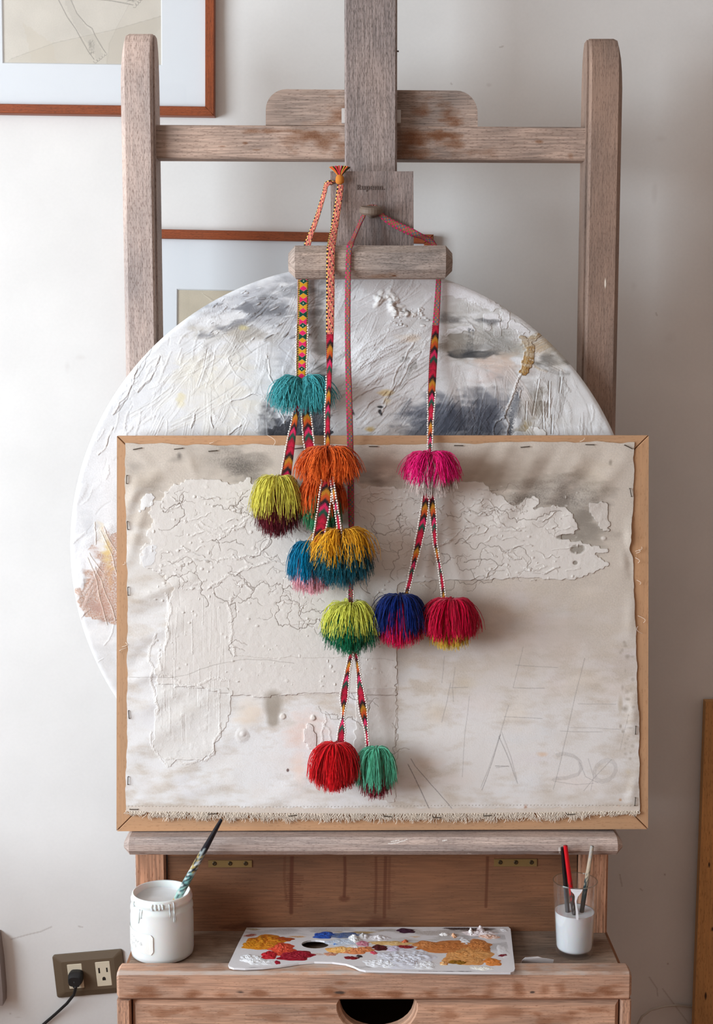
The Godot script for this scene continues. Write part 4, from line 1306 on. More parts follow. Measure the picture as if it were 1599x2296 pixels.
	for i in 150:
		var c: Vector2 = tp.call(282 + i * 7.7, 1806 + sin(i * 0.04) * 2)
		p.blob(c.x, c.y, 1.6, 1.2, rgb(120, 104, 92), 0.5, 0.8, 0.2, -0.4)
	print("linen texture")
	var mat := stuff(Color.WHITE, 0.8, p.colour(), p.relief(), 0.15)
	mat.metallic_specular = 0.3
	var o := thing("stretched_canvas", "unframed linen with cracked beige plaster paint, stapled to the front of a wooden stretcher", "painting", pos.call(cv.call(858, 1862), -0.01))
	# stretcher of four mitred bars
	var oc := [cv.call(262, 977), cv.call(1455, 976), cv.call(1453.5, 1859), cv.call(261, 1864)]
	var inn := [oc[0] + Vector2(0.045, 0.045), oc[1] + Vector2(-0.045, 0.045), oc[2] + Vector2(-0.045, -0.045), oc[3] + Vector2(0.045, -0.045)]
	for i in 4:
		var m := M.new()
		var f := (i + 1) % 4
		var gap: Vector2 = (oc[f] - oc[i]).normalized() * 0.0006
		var quad := [oc[i] + gap, oc[f] - gap, inn[f] - gap, inn[i] + gap]
		var mid4: Vector2 = (quad[0] + quad[1] + quad[2] + quad[3]) * 0.25
		var rings := []
		for q in [[-0.02, 0.0], [-0.0016, 0.0], [0.0, 0.0014]]:
			var r := PackedVector3Array()
			for c in quad:
				r.append(pos.call(c + (mid4 - c).normalized() * q[1], q[0]))
			rings.append(r)
		m.cap_turn = i % 2 == 1
		m.cap_at = Vector2(pos.call(oc[0], 0).x, pos.call(oc[0], 0).y)
		m.cap_size = Vector2(0.8, 0.2) if i % 2 == 0 else Vector2(0.2, 0.8)
		m.loft(rings, false)
		var tx := wood(1024, 256, 130 + i, rgb(192, 150, 114), rgb(146, 104, 70), 0.06, 0.07, 190)
		if i == 3:
			tx.blob(200, 130, 60, 8, rgb(110, 84, 66), 0.5, 0.8, 1.4)
		if i == 1:
			for s in [[330, 110, 60, 7], [520, 120, 40, 6], [760, 100, 70, 4]]:
				tx.blob(s[0], s[1], s[2], s[3], rgb(116, 86, 64), 0.4, 0.8, 1.2)
		part(o, "stretcher_bar", m, wood_mat(tx, 0.01, 0.6))
	# the cloth
	var folds := [[1050, 1180, 1140, 1000, 14, 2.4], [1020, 1130, 1110, 1000, 10, -1.4], [1120, 1170, 1210, 1010, 16, 2.8], [1160, 1160, 1250, 1010, 14, -2.0], [1190, 1170, 1300, 1030, 16, 2.6], [1260, 1150, 1350, 1020, 16, -1.8], [1280, 1170, 1400, 1030, 18, 2.2], [283, 1125, 370, 1050, 14, 2.2], [283, 1160, 310, 1080, 12, 2.6], [286, 1260, 330, 1120, 12, 2.4], [286, 1190, 340, 1180, 10, -1.8], [288, 1352, 430, 1296, 12, 2.4], [288, 1390, 400, 1350, 14, -1.8], [290, 1440, 400, 1400, 14, 2.0], [288, 1500, 350, 1440, 14, -2.0], [290, 1530, 360, 1505, 12, 2.4], [292, 1600, 420, 1540, 18, 2.0], [292, 1690, 470, 1560, 22, 1.8], [310, 1800, 620, 1570, 26, 1.6], [330, 1810, 520, 1740, 20, 1.4], [600, 1800, 720, 1720, 18, 1.0], [1418, 1170, 1404, 1260, 14, 3.6], [1400, 1200, 1416, 1290, 10, -2.4], [1416, 1340, 1412, 1420, 12, 1.6], [1420, 1560, 1416, 1640, 12, 2.2], [1424, 1740, 1412, 1800, 10, 1.8], [870, 1070, 920, 1010, 12, 1.4], [440, 1070, 420, 1015, 10, 1.2], [350, 1050, 300, 1010, 12, 1.2], [640, 1008, 720, 1002, 8, 1.0]]
	var fold_m := []
	for f in folds:
		fold_m.append([cv.call(f[0], f[1]), cv.call(f[2], f[3]), f[4] / 1480.0, f[5] * 0.001])
	var nx := 300
	var ny := 215
	var m := M.new()
	for i in ny + 1:
		var fv := float(i) / ny
		var yy := lerpf(994, 1819, fv)
		var lx := 281.0 + 5.0 * smoothstep(0.0, 0.5, fv) - 4.0 * smoothstep(0.75, 1.0, fv) + (soft_noise[(i * 3 % 512) * 512 + 9] - 128) * 0.02
		var rx := 1421.0 + 12.0 * smoothstep(0.3, 0.9, fv) - 7.0 * exp(-pow((yy - 1185) / 45.0, 2)) - 9.0 * exp(-pow((yy - 1232) / 14.0, 2)) + (soft_noise[(i * 3 % 512) * 512 + 200] - 128) * 0.025
		for j in nx + 1:
			var fu := float(j) / nx
			var top_off := (soft_noise[40 * 512 + (j * 2 % 512)] - 128) * 0.03 + 3.0 * sin(fu * 5.0)
			var bot_off := (soft_noise[90 * 512 + (j * 2 % 512)] - 128) * 0.02 + 6.0 * sin(fu * PI)
			var a: Vector2 = cv.call(lerpf(lx, rx, fu), yy + top_off * (1.0 - fv) + bot_off * fv)
			var up := 0.0022
			for f in fold_m:
				var d: Vector2 = f[1] - f[0]
				var q: Vector2 = a - f[0]
				var s := clampf(q.dot(d) / d.length_squared(), 0.0, 1.0)
				var e := (q - d * s).length() / float(f[2])
				if e < 2.5:
					up += f[3] * exp(-e * e) * (0.35 + 0.65 * sin(PI * clampf(s, 0.08, 0.92)))
			var tq := (a - c0) * k
			up = maxf(up, 0.0006)
			up += clampf(p.height(tq.x, tq.y), -0.4, 2.5) * 0.0009 * clampf(minf(minf(fu, 1.0 - fu) * nx, minf(fv, 1.0 - fv) * ny) / 4.0, 0.0, 1.0)
			m.v.append(pos.call(a, up))
			m.n.append(Vector3.BACK)
			m.t.append(tq / Vector2(w, h))
			m.c.append(Color.WHITE)
	for i in ny:
		for j in nx:
			var a := i * (nx + 1) + j
			m.ix.append_array([a, a + 1, a + nx + 2, a, a + nx + 2, a + nx + 1])
	grid_normals(m, ny + 1, nx + 1, false)
	part(o, "linen", m, mat, "beige linen with cracked plaster-like paint, pencil marks and creases")
	# frayed lower edge and loose threads
	m = M.new()
	var yarn := rgb(242, 228, 211).srgb_to_linear()
	for i in 1700:
		var x := 282.0 + rng.randf() * 1150.0
		var tuft := 0.55 + 0.45 * sin(x * 0.31 + sin(x * 0.043) * 5.0)
		var a: Vector2 = cv.call(x, 1817.0 + 6.0 * sin((x - 281) / 1150.0 * PI))
		var ln := (0.009 + 0.009 * tuft * rng.randf()) * (0.55 if x < 330 or x > 1320 else 1.0)
		var sway := rng.randf_range(-0.5, 0.5) + 0.3 * sin(x * 0.09)
		var q := PackedVector3Array()
		for s in 5:
			var f := s / 4.0
			q.append(pos.call(a + Vector2(sway * ln * f + 0.0014 * sin(f * 7.0 + x), ln * f * (1.0 - 0.25 * absf(sway) * f)), 0.0016 + 0.0022 * sin(f * 2.6) + rng.randf() * 0.001))
		var cl := yarn * rng.randf_range(0.8, 1.1)
		m.tube(q, PackedFloat32Array([0.0006, 0.00055, 0.0005, 0.0004, 0.00025]), 3, cl, cl)
	part(o, "fringe", m, tinted(0.9), "frayed linen fringe along the lower edge", "stuff")
	m = M.new()
	for a in [[600, 976, 614, 998, 10], [1424, 1236, 1438, 1226, 6], [1424, 1250, 1430, 1262, 6], [1426, 1240, 1432, 1232, 5], [1430, 1380, 1442, 1396, 9], [1430, 1404, 1440, 1420, -8], [282, 1440, 274, 1450, 8], [284, 1452, 272, 1462, -8], [280, 1260, 276, 1266, 4], [1300, 990, 1310, 982, 3], [470, 994, 480, 990, 3], [1427, 1300, 1434, 1310, 5]]:
		var q := PackedVector3Array()
		for s in 6:
			var f := s / 5.0
			q.append(pos.call(cv.call(lerpf(a[0], a[2], f) + sin(f * PI) * a[4], lerpf(a[1], a[3], f)), 0.002 + 0.003 * sin(f * PI)))
		m.tube(q, PackedFloat32Array([0.00035]), 4, yarn, yarn)
	part(o, "loose_threads", m, tinted(0.9), "", "stuff")
	# staples
	var steel := stuff(rgb(84, 74, 64), 0.45)
	steel.metallic = 0.6
	for s in [[309, 1006, -0.2], [401, 1006, -0.12], [478, 1011, -0.1], [670, 1005, -0.12], [837, 1001, 0.0], [1028, 999, 0.0], [1177, 1002, -0.1], [1322, 997, 0.02], [1408, 1002, 0.45], [1413, 1104, 1.35], [1424, 1636, 1.6], [1423, 1796, 1.62], [285, 1075, 1.6], [287, 1178, 1.5], [288, 1325, 1.55], [290, 1601, 1.5], [288, 1749, 1.6], [301, 1813, 0.0], [477, 1823, -0.05], [656, 1827, -0.1], [870, 1829, 0.1], [980, 1831, 0.05], [1092, 1827, -0.05], [1279, 1824, -0.05]]:
		m = M.new()
		var d := Vector2(cos(s[2]), sin(s[2])) * 0.0062
		var c: Vector2 = cv.call(s[0], s[1])
		m.tube(PackedVector3Array([pos.call(c - d, -0.001), pos.call(c - d, 0.0044), pos.call(c - d * 0.9, 0.005), pos.call(c + d * 0.9, 0.005), pos.call(c + d, 0.0044), pos.call(c + d, -0.001)]), PackedFloat32Array([0.0007]), 5, Color.WHITE, Color.WHITE)
		part(o, "staple", m, steel)

func lpart(parent: Node3D, called: String, m: M, mat: Material, label := "", kind := "") -> MeshInstance3D:
	var o := part(parent, called, m, mat, label, kind)
	o.position = Vector3.ZERO
	return o

# a framed drawing under glass; its own axes start at the middle of its lower edge, on the wall
func framed(label: String, at: Vector3, turn: float, w: float, h: float, side: float, ends: float, p: Paint) -> void:
	var o := thing("framed_drawing", label, "picture", at, "framed drawings on the wall")
	o.rotation_degrees.z = turn
	var f := 0.0155
	var oc := [Vector2(-w / 2, h), Vector2(w / 2, h), Vector2(w / 2, 0), Vector2(-w / 2, 0)]
	var ic := [Vector2(-w / 2 + f, h - f), Vector2(w / 2 - f, h - f), Vector2(w / 2 - f, f), Vector2(-w / 2 + f, f)]
	var tx := wood(512, 64, 150 + int(w * 1000), rgb(146, 76, 44), rgb(84, 40, 24), 0.18, 0.12, 160)
	var wm := wood_mat(tx, 0.01, 0.45)
	for i in 4:
		var g := (i + 1) % 4
		var rings := []
		for z in [0.0005, 0.019, 0.0205]:
			var r := PackedVector3Array()
			var mid4: Vector2 = (oc[i] + oc[g] + ic[g] + ic[i]) * 0.25
			for c in [oc[i], oc[g], ic[g], ic[i]]:
				var q: Vector2 = c
				if z > 0.02:
					q += Vector2(0, signf(mid4.y - c.y) * 0.0012) if i % 2 == 0 else Vector2(signf(mid4.x - c.x) * 0.0012, 0)
				r.append(Vector3(q.x, q.y, z))
			rings.append(r)
		var m := M.new()
		m.cap_turn = i % 2 == 1
		m.cap_size = Vector2(0.3, 0.03) if i % 2 == 0 else Vector2(0.03, 0.3)
		m.loft(rings, false)
		lpart(o, "frame_rail", m, wm)
	var op := [Vector2(-w / 2 + f + side, h - f - ends), Vector2(w / 2 - f - side, h - f - ends), Vector2(w / 2 - f - side, f + ends), Vector2(-w / 2 + f + side, f + ends)]
	var m := M.new()
	for i in 4:
		var g := (i + 1) % 4
		var b := 0.0018
		var d0: Vector2 = op[i] + Vector2(1 if i in [0, 3] else -1, -1 if i < 2 else 1) * b
		var d1: Vector2 = op[g] + Vector2(1 if g in [0, 3] else -1, -1 if g < 2 else 1) * b
		m.quad(v3(ic[i], 0.0095), v3(ic[g], 0.0095), v3(op[g], 0.0095), v3(op[i], 0.0095), Vector3.BACK)
		m.quad(v3(op[i], 0.0095), v3(op[g], 0.0095), v3(d1, 0.0072), v3(d0, 0.0072), Vector3.BACK)
	lpart(o, "mat_board", m, stuff(rgb(226, 231, 236), 0.75))
	m = M.new()
	m.quad(v3(op[0], 0.0068), v3(op[1], 0.0068), v3(op[2], 0.0068), v3(op[3], 0.0068), Vector3.BACK)
	lpart(o, "drawing_paper", m, stuff(Color.WHITE, 0.85, p.colour()), "creased old paper with a faint pencil drawing")
	m = M.new()
	m.box(Vector3(-w / 2 + 0.004, 0.004, 0.001), Vector3(w / 2 - 0.004, h - 0.004, 0.006), 0.0005)
	lpart(o, "backing_board", m, stuff(rgb(170, 150, 126), 0.9))
	m = M.new()
	m.quad(v3(ic[0], 0.0125), v3(ic[1], 0.0125), v3(ic[2], 0.0125), v3(ic[3], 0.0125), Vector3.BACK)
	lpart(o, "glass_pane", m, glass(0.04))

func v3(a: Vector2, z: float) -> Vector3:
	return Vector3(a.x, a.y, z)

func pictures() -> void:
	print("pictures")
	# drawing of two bent legs, upper left
	var p := Paint.new(420, 560, rgb(212, 206, 195), soft_noise, fine_noise)
	p.grain(0.03, 0.02, 0.0, 0.0)
	var tp := func(x: float, y: float) -> Vector2:
		return Vector2((x - 12) * 1.2, 560 - (148 - y) * 1.2)
	var area := func(pts: Array, col: Color, op: float) -> void:
		var q := PackedVector2Array()
		for a in pts:
			q.append(tp.call(a[0], a[1]))
		p.patch(q, col, op, 0.0, 1.0)
	area.call([[30, 137], [126, 102], [259, 72], [362, 42], [362, 148], [12, 148]], rgb(196, 188, 172), 0.35)
	area.call([[262, 70], [290, 20], [300, -60], [362, -60], [362, 148], [240, 148]], rgb(204, 196, 182), 0.3)
	area.call([[262, 70], [246, 100], [238, 148], [300, 148], [362, 60], [362, 42]], rgb(190, 182, 168), 0.3)
	area.call([[56, 60], [70, 110], [75, 148], [130, 148], [122, 104]], rgb(204, 194, 176), 0.35)
	var pen := func(pts: Array, wd: float, op: float) -> void:
		var q := []
		for a in pts:
			q.append(tp.call(a[0], a[1]))
		p.stroke(q, wd, rgb(92, 88, 82), op, 0.0, 0.3)
	pen.call([[30, 137], [126, 102], [259, 72], [362, 42]], 1.0, 0.16)
	pen.call([[290, 18], [262, 68], [246, 102], [240, 146]], 0.9, 0.1)
	for i in 3:
		var j := i * 1.2
		pen.call([[118 - j, -80], [128 + j, 0], [154, 46 + j], [172, 72], [188 + j, 102], [198, 116 + j], [206, 128], [212, 136]], 1.1, 0.24)
		pen.call([[150, -80], [156 + j, 0], [175, 38 + j], [196, 63], [209 - j, 70], [214, 84], [222 + j, 100], [232, 114], [238, 122]], 1.1, 0.24)
		pen.call([[158, 2 + j], [210, 7 + j], [252, 12], [284, 16 + j], [298, 20]], 1.1, 0.24)
		pen.call([[322, -2], [318, -10 - j], [300, -16], [260, -20 + j], [180, -50]], 1.1, 0.24)
	for i in 5:
		var c := Vector2(215 + i * 5.6, 139 - i * 3.6)
		var r := 4.6 - i * 0.5
		var toe := []
		for q in 7:
			var a := -0.4 + q * 0.55
			toe.append([c.x + cos(a) * r, c.y + sin(a) * r])
		pen.call(toe, 1.0, 0.4)
		c = Vector2(301 + i * 5.0, 21 - i * 4.6)
		toe = []
		for q in 7:
			var a := -1.2 + q * 0.55
			toe.append([c.x + cos(a) * r, c.y + sin(a) * r])
		pen.call(toe, 1.0, 0.4)
	for i in 40:
		pen.call([[198 + rng.randf_range(0, 16), 92 + rng.randf_range(0, 34)], [199 + rng.randf_range(0, 16), 93 + rng.randf_range(0, 34)]], 0.8, 0.2)
		pen.call([[284 + rng.randf_range(0, 30), rng.randf_range(0, 14)], [286 + rng.randf_range(0, 30), rng.randf_range(0, 14)]], 0.8, 0.2)
	area.call([[132, -40], [158, 40], [180, 80], [206, 112], [220, 138], [232, 128], [212, 84], [194, 64], [172, 36], [156, -40]], rgb(176, 170, 160), 0.25)
	var corner := spot(480.5, 261.5, WALL_Z + 0.02)
	var w := 0.4465
	framed("pencil drawing of bent legs and feet in a reddish wooden frame", Vector3(corner.x - w / 2, corner.y + 0.004, WALL_Z), -0.75, w, 0.527, 0.0735, 0.068, p)
	# the lower picture, mostly hidden behind the easel
	p = Paint.new(512, 384, rgb(200, 189, 168), soft_noise, fine_noise)  # paper made darker here to paint in the shading behind the easel
	p.grain(0.04, 0.02, 0.0, 0.0)
	for a in [[10, 120, 110, 20], [10, 200, 160, 90], [60, 10, 120, 60], [190, 10, 150, 160], [20, 300, 300, 200]]:
		p.stroke(wander([Vector2(a[0], a[1]), Vector2(a[2], a[3])], 0.05), 1.4, rgb(226, 218, 200), 0.6)
		p.stroke(wander([Vector2(a[0] + 3, a[1] + 2), Vector2(a[2] + 3, a[3] + 2)], 0.05), 1.6, rgb(168, 156, 136), 0.45)
	p.stroke([Vector2(180, 150), Vector2(260, 200), Vector2(300, 300)], 1.5, rgb(92, 88, 82), 0.4, 0.0, 0.3)
	corner = spot(972, 519, WALL_Z + 0.02)
	w = 0.508
	var h := 0.437
	framed("creased drawing in a reddish wooden frame, partly hidden behind the round painting", Vector3(corner.x - w / 2 - 0.008, corner.y - h, WALL_Z), -1.1, w, h, 0.0555, 0.0835, p)

# a round stick from a to b, dabbed with colours
func stick(a: Vector3, b: Vector3, radii: Array, colours: Array, sd: int) -> M:
	var m := M.new()
	var pts := PackedVector3Array()
	var rad := PackedFloat32Array()
	var steps := 40
	for i in steps + 1:
		var f := float(i) / steps
		pts.append(a.lerp(b, f))
		var q := f * (radii.size() - 1)
		var j := mini(int(q), radii.size() - 2)
		rad.append(lerpf(radii[j], radii[j + 1], q - j))
	m.tube(pts, rad, 12, Color.WHITE, Color.WHITE, true)
	for i in m.v.size():
		var f := float(i / 12) / steps
		var nse := (soft_noise[((i * 37 + sd * 91) % 512) * 512 + ((i / 12 * 29 + sd) % 512)] - 128) / 128.0
		var q := clampf(f + nse * 0.16, 0.0, 0.999) * colours.size()
		var c: Color = colours[int(q)]
		m.c[i] = c.srgb_to_linear()
	return m

const GLYPHS := {
	"P": [[[0, 1], [0.06, 0], [0.55, 0.02], [0.7, 0.25], [0.5, 0.5], [0.06, 0.55]]],
	"i": [[[0.3, 0.45], [0.3, 1]], [[0.3, 0.2], [0.33, 0.24]]],
	"n": [[[0.1, 0.45], [0.1, 1], [0.14, 0.65], [0.4, 0.45], [0.6, 0.6], [0.62, 1]]],
	"t": [[[0.42, 0], [0.38, 0.85], [0.6, 1]], [[0.1, 0.38], [0.75, 0.34]]],
	"u": [[[0.1, 0.45], [0.1, 0.85], [0.35, 1], [0.6, 0.8], [0.62, 0.45], [0.66, 1]]],
	"r": [[[0.15, 0.45], [0.17, 1], [0.2, 0.65], [0.6, 0.45]]],
	"a": [[[0.62, 0.5], [0.3, 0.42], [0.06, 0.75], [0.25, 1], [0.55, 0.85], [0.62, 0.5], [0.7, 1]]],
	"o": [[[0.35, 0.45], [0.08, 0.7], [0.3, 1], [0.6, 0.8], [0.5, 0.5], [0.3, 0.45]]],
}

func tray_things() -> void:
	print("tray things")
	# jar of white paint
	var jx := spot(364, 2100, 0.05).x
	var jo := Vector3(jx, tray_y, 0.05)
	var jar := thing("paint_jar", "white plastic jar of white paint with a handwritten label on the tray", "jar", jo)
	var m := M.new()
	m.lathe([[0.0005, 0.0], [0.043, 0.0], [0.0468, 0.003], [0.0478, 0.009], [0.0478, 0.064], [0.0468, 0.0695], [0.0476, 0.074], [0.0474, 0.0785], [0.0455, 0.0825], [0.0452, 0.085], [0.0466, 0.0875], [0.0466, 0.0905], [0.0452, 0.0925], [0.0452, 0.0945], [0.0446, 0.0972], [0.0432, 0.0985], [0.0420, 0.0978], [0.0414, 0.0955], [0.0412, 0.074]], jo, 64)
	var pm := stuff(rgb(232, 232, 230), 0.28)
	pm.subsurf_scatter_enabled = true
	pm.subsurf_scatter_strength = 0.25
	part(jar, "jar_body", m, pm)
	m = M.new()
	var rings := []
	for q in [[0.0002, 0.0848], [0.015, 0.0845], [0.03, 0.0842], [0.0390, 0.085], [0.0413, 0.0875]]:
		var r := PackedVector3Array()
		for j in 40:
			var a := -TAU * j / 40
			r.append(jo + Vector3(cos(a) * q[0], q[1] + 0.0012 * sin(a * 3.0 + q[0] * 200.0) * q[0] / 0.04, sin(a) * q[0]))
		rings.append(r)
	m.loft(rings, true, false)
	part(jar, "white_paint", m, stuff(rgb(238, 238, 238), 0.3))
	# dried runs of paint below the rim
	for d in [[-38, 0.0835, 0.064, 0.0026], [-32, 0.0835, 0.072, 0.002], [23, 0.094, 0.0745, 0.0011], [31, 0.096, 0.066, 0.0012], [33, 0.075, 0.058, 0.0011], [-10, 0.0945, 0.0865, 0.0022], [-3, 0.0945, 0.0875, 0.0026], [4, 0.0945, 0.087, 0.002], [10, 0.0945, 0.0885, 0.0022], [-55, 0.092, 0.086, 0.0024]]:
		m = M.new()
		var q := PackedVector3Array()
		var rad := PackedFloat32Array()
		for s in 9:
			var f := s / 8.0
			var y := lerpf(d[1], d[2], f)
			var a := deg_to_rad(d[0] + sin(f * 5.0 + d[0]) * 0.6)
			var rr := 0.0470 if y > 0.085 else (0.0462 if y > 0.081 else 0.0476)
			if y > 0.0925:
				rr = 0.0454
			rr -= 0.0005
			q.append(jo + Vector3(sin(a) * rr, y, cos(a) * rr))
			rad.append(float(d[3]) * (0.62 + 0.12 * sin(f * 5.0) + 0.22 * f * f))
		m.tube(q, rad, 8, Color.WHITE, Color.WHITE, true)
		m.ball(q[8], rad[8] * 1.1)
		part(jar, "paint_run", m, pm)
	var lp := Paint.new(256, 100, rgb(232, 230, 224), soft_noise, fine_noise)
	lp.grain(0.02, 0.02, 0.0, 0.0)
	var write := func(text: String, x: float, y: float, step: float, size: float, slope: float) -> void:
		for ch in text:
			for line in GLYPHS[ch]:
				var q := []
				for g in line:
					q.append(Vector2(x + g[0] * step * 0.95, y + g[1] * size))
				lp.stroke(q, 1.1, rgb(110, 112, 120), 0.8, 0.0, 0.3)
			x += step
			y += slope
	write.call("Pintura", 76.0, 12.0, 18.0, 24.0, 4.4)
	write.call("Pato", 96.0, 54.0, 17.0, 24.0, 2.6)
	m = M.new()
	rings = []
	for i in 25:
		var f := i / 24.0
		var a := deg_to_rad(-105.0 + 97.0 * f)
		var y0 := 0.0500 - 0.002 * f
		var y1 := 0.0180 + 0.0015 * sin(f * 4.0)
		if i == 24:
			y0 -= 0.004
			y1 += 0.005
		var bow := 0.0484 + (0.0009 * smoothstep(0.9, 1.0, f))
		rings.append([jo + Vector3(sin(a) * bow, y0, cos(a) * bow), jo + Vector3(sin(a) * bow, y1, cos(a) * bow)])
	for i in 24:
		m.quad(rings[i][0], rings[i + 1][0], rings[i + 1][1], rings[i][1], rings[i][0] - jo, Vector2(i / 24.0, 0), Vector2((i + 1) / 24.0, 0), Vector2((i + 1) / 24.0, 1), Vector2(i / 24.0, 1))
	part(jar, "paper_label", m, stuff(Color.WHITE, 0.7, lp.colour()), "small torn paper label with handwriting")
	# the brush standing in it
	var brush := thing("paintbrush", "long black paintbrush caked with mint and white paint, standing in the paint jar", "paintbrush", spot(386, 2040, 0.052))
	m = stick(spot(388, 2032, 0.052), spot(496, 1838, 0.088), [0.0052, 0.0060, 0.0058, 0.0056, 0.0052, 0.0046, 0.0036, 0.0026], [rgb(206, 160, 96), rgb(190, 196, 190), rgb(150, 190, 180), rgb(60, 80, 84), rgb(196, 206, 204), rgb(120, 170, 168), rgb(40, 52, 58), rgb(206, 212, 210), rgb(170, 150, 90), rgb(30, 32, 40), rgb(150, 160, 160), rgb(26, 27, 34), rgb(22, 23, 30), rgb(24, 25, 32), rgb(22, 22, 28), rgb(24, 24, 30), rgb(30, 30, 34)], 4)
	part(brush, "handle", m, tinted(0.35))
	m = stick(spot(388, 2032, 0.052), spot(378, 2050, 0.049), [0.0052, 0.0055, 0.002], [rgb(236, 236, 236)], 2)
	part(brush, "bristles", m, tinted(0.6))
	# glass of milky water
	var gx := spot(1288, 2100, 0.05).x
	var go := Vector3(gx, tray_y, 0.05)
	var tumbler := thing("drinking_glass", "tall clear drinking glass half full of milky paint water", "glass", go)
	var r0 := 0.0287
	var r1 := 0.0338
	var hg := 0.1145
	m = M.new()
	m.lathe([[0.0005, 0.0003], [r0 - 0.003, 0.0003], [r0 - 0.0008, 0.002], [r0, 0.006], [lerpf(r0, r1, 0.5), hg * 0.5], [r1, hg - 0.001], [r1 - 0.0006, hg], [r1 - 0.0013, hg - 0.0008], [lerpf(r0, r1, 0.5) - 0.0015, hg * 0.5], [r0 - 0.0016, 0.0075], [r0 - 0.006, 0.0055], [0.0005, 0.0055]], go, 64)
	var gm := glass(0.008)
	part(tumbler, "tumbler", m, gm)
	m = M.new()
	var edge := PackedVector3Array()
	for j in 65:
		edge.append(go + Vector3(cos(TAU * j / 64.0) * (r1 - 0.0006), hg, sin(TAU * j / 64.0) * (r1 - 0.0006)))
	m.tube(edge, PackedFloat32Array([0.0008]), 8, Color.WHITE, Color.WHITE)
	var thick := StandardMaterial3D.new()
	thick.albedo_color = Color(0.86, 0.9, 0.88, 0.0)
	thick.roughness = 0.03
	thick.refraction_enabled = true
	thick.refraction_scale = 0.05
	thick.transparency = BaseMaterial3D.TRANSPARENCY_ALPHA
	part(tumbler, "glass_rim", m, thick)
	m = M.new()
	var level := spot(1287, 2043, 0.05).y - tray_y
	var rl := lerpf(r0, r1, level / hg) - 0.0016
	m.lathe([[0.0005, 0.0058], [r0 - 0.0075, 0.0060], [r0 - 0.003, 0.0085], [r0 - 0.0018, 0.012], [rl, level + 0.0008], [rl - 0.001, level], [0.0005, level - 0.0002]], go, 64)
	var milk := stuff(rgb(214, 217, 220), 0.25)
	milk.subsurf_scatter_enabled = true
	milk.subsurf_scatter_strength = 0.4
	part(tumbler, "milky_water", m, milk)
	m = M.new()
	var run := [[-6, 0.0008, 0.0092], [-6, 0.0045, 0.0078], [-5, 0.0085, 0.0042], [-6, 0.012, 0.0022], [-8, 0.019, 0.0014], [-6.5, 0.027, 0.0011], [-4, 0.036, 0.0017], [-3, 0.045, 0.0020], [-2, 0.049, 0.0012]]
	for i in run.size() - 1:
		var a: Array = run[i]
		var b: Array = run[i + 1]
		var pt := func(e: Array, sgn: float) -> Vector3:
			var y: float = hg - e[1]
			var rr := lerpf(r0, r1, y / hg) + 0.0006
			var an: float = deg_to_rad(e[0]) + sgn * e[2] / rr
			return go + Vector3(sin(an) * rr, y, cos(an) * rr)
		m.quad(pt.call(a, -1.0), pt.call(a, 1.0), pt.call(b, 1.0), pt.call(b, -1.0), Vector3.BACK)
	part(tumbler, "paint_run", m, stuff(rgb(226, 226, 230), 0.35), "white run of paint down from the rim")
	var bottom := 0.008
	for d in [["black paintbrush handle leaning at the left in the glass of milky water", [1262, 1900, 0.058], [1274, 2060, 0.052], [0.0032, 0.0034, 0.0036, 0.0034, 0.0030], [rgb(120, 116, 110), rgb(36, 34, 36), rgb(150, 146, 140), rgb(40, 38, 40), rgb(46, 44, 46), rgb(30, 28, 30), rgb(34, 30, 32), rgb(26, 22, 24), rgb(24, 20, 22), rgb(22, 18, 20)], 3], ["red-tipped paintbrush handle in the glass of milky water", [1268, 1896, 0.066], [1289, 2060, 0.062], [0.0030, 0.0034, 0.0036, 0.0034, 0.0032], [rgb(130, 128, 128), rgb(60, 58, 60), rgb(120, 118, 118), rgb(40, 38, 40), rgb(60, 56, 58), rgb(190, 24, 34), rgb(200, 26, 36), rgb(205, 28, 38), rgb(205, 28, 38)], 7], ["grey paintbrush handle with a silver end leaning at the right in the glass", [1328, 1897, 0.060], [1302, 2060, 0.052], [0.0030, 0.0034, 0.0036, 0.0034, 0.0028], [rgb(80, 78, 72), rgb(60, 60, 56), rgb(120, 112, 90), rgb(48, 48, 46), rgb(58, 58, 54), rgb(30, 60, 66), rgb(84, 92, 92), rgb(206, 188, 164), rgb(190, 176, 156), rgb(170, 168, 162)], 9]]:
		var a := spot(d[2][0], d[2][1], d[2][2])
		var b := spot(d[1][0], d[1][1], d[1][2])
		var low := a + (a - b) * ((a.y - (tray_y + bottom)) / (b.y - a.y))
		if Vector2(low.x - go.x, low.z - go.z).length() > r0 - 0.006:
			low = a + (low - a) * 0.6
		var br := thing("paintbrush", d[0], "paintbrush", low, "paintbrushes in the glass")
		part(br, "handle", stick(low, b, d[3], d[4], d[5]), tinted(0.35))
	# palette with dabs of paint
	var back := spot(800, 2080, -0.02)
	var fr := spot(800, 2180, 0.156)
	var ez := (fr - back).normalized()
	var up := ez.cross(Vector3.RIGHT)
	var on := func(px: float, py: float, lift: float) -> Vector3:
		return hit(px, py, back, up) + up * lift
	var outline := [[553, 2080], [700, 2079], [900, 2078.5], [1140, 2078], [1145, 2083], [1150, 2130], [1155, 2172], [1152, 2178], [1145, 2180.5], [1040, 2180], [930, 2178], [820, 2176], [806, 2173], [794, 2167], [776, 2161], [745, 2157], [705, 2156], [670, 2159], [630, 2165], [590, 2169], [550, 2171], [524, 2170], [514, 2167], [512, 2162], [518, 2150], [534, 2116]]
	var hole := []
	for i in 20:
		var a := TAU * i / 20.0
		hole.append([707 + cos(a) * 31, 2117 - sin(a) * 9.6])
	m = M.new()
	var bl: Vector3 = on.call(512, 2080, 0.0)
	m.cap_at = Vector2(bl.x, bl.z)
	var sx: float = on.call(1156, 2180, 0.0).x - bl.x
	var sz: float = on.call(800, 2181, 0.0).z - bl.z
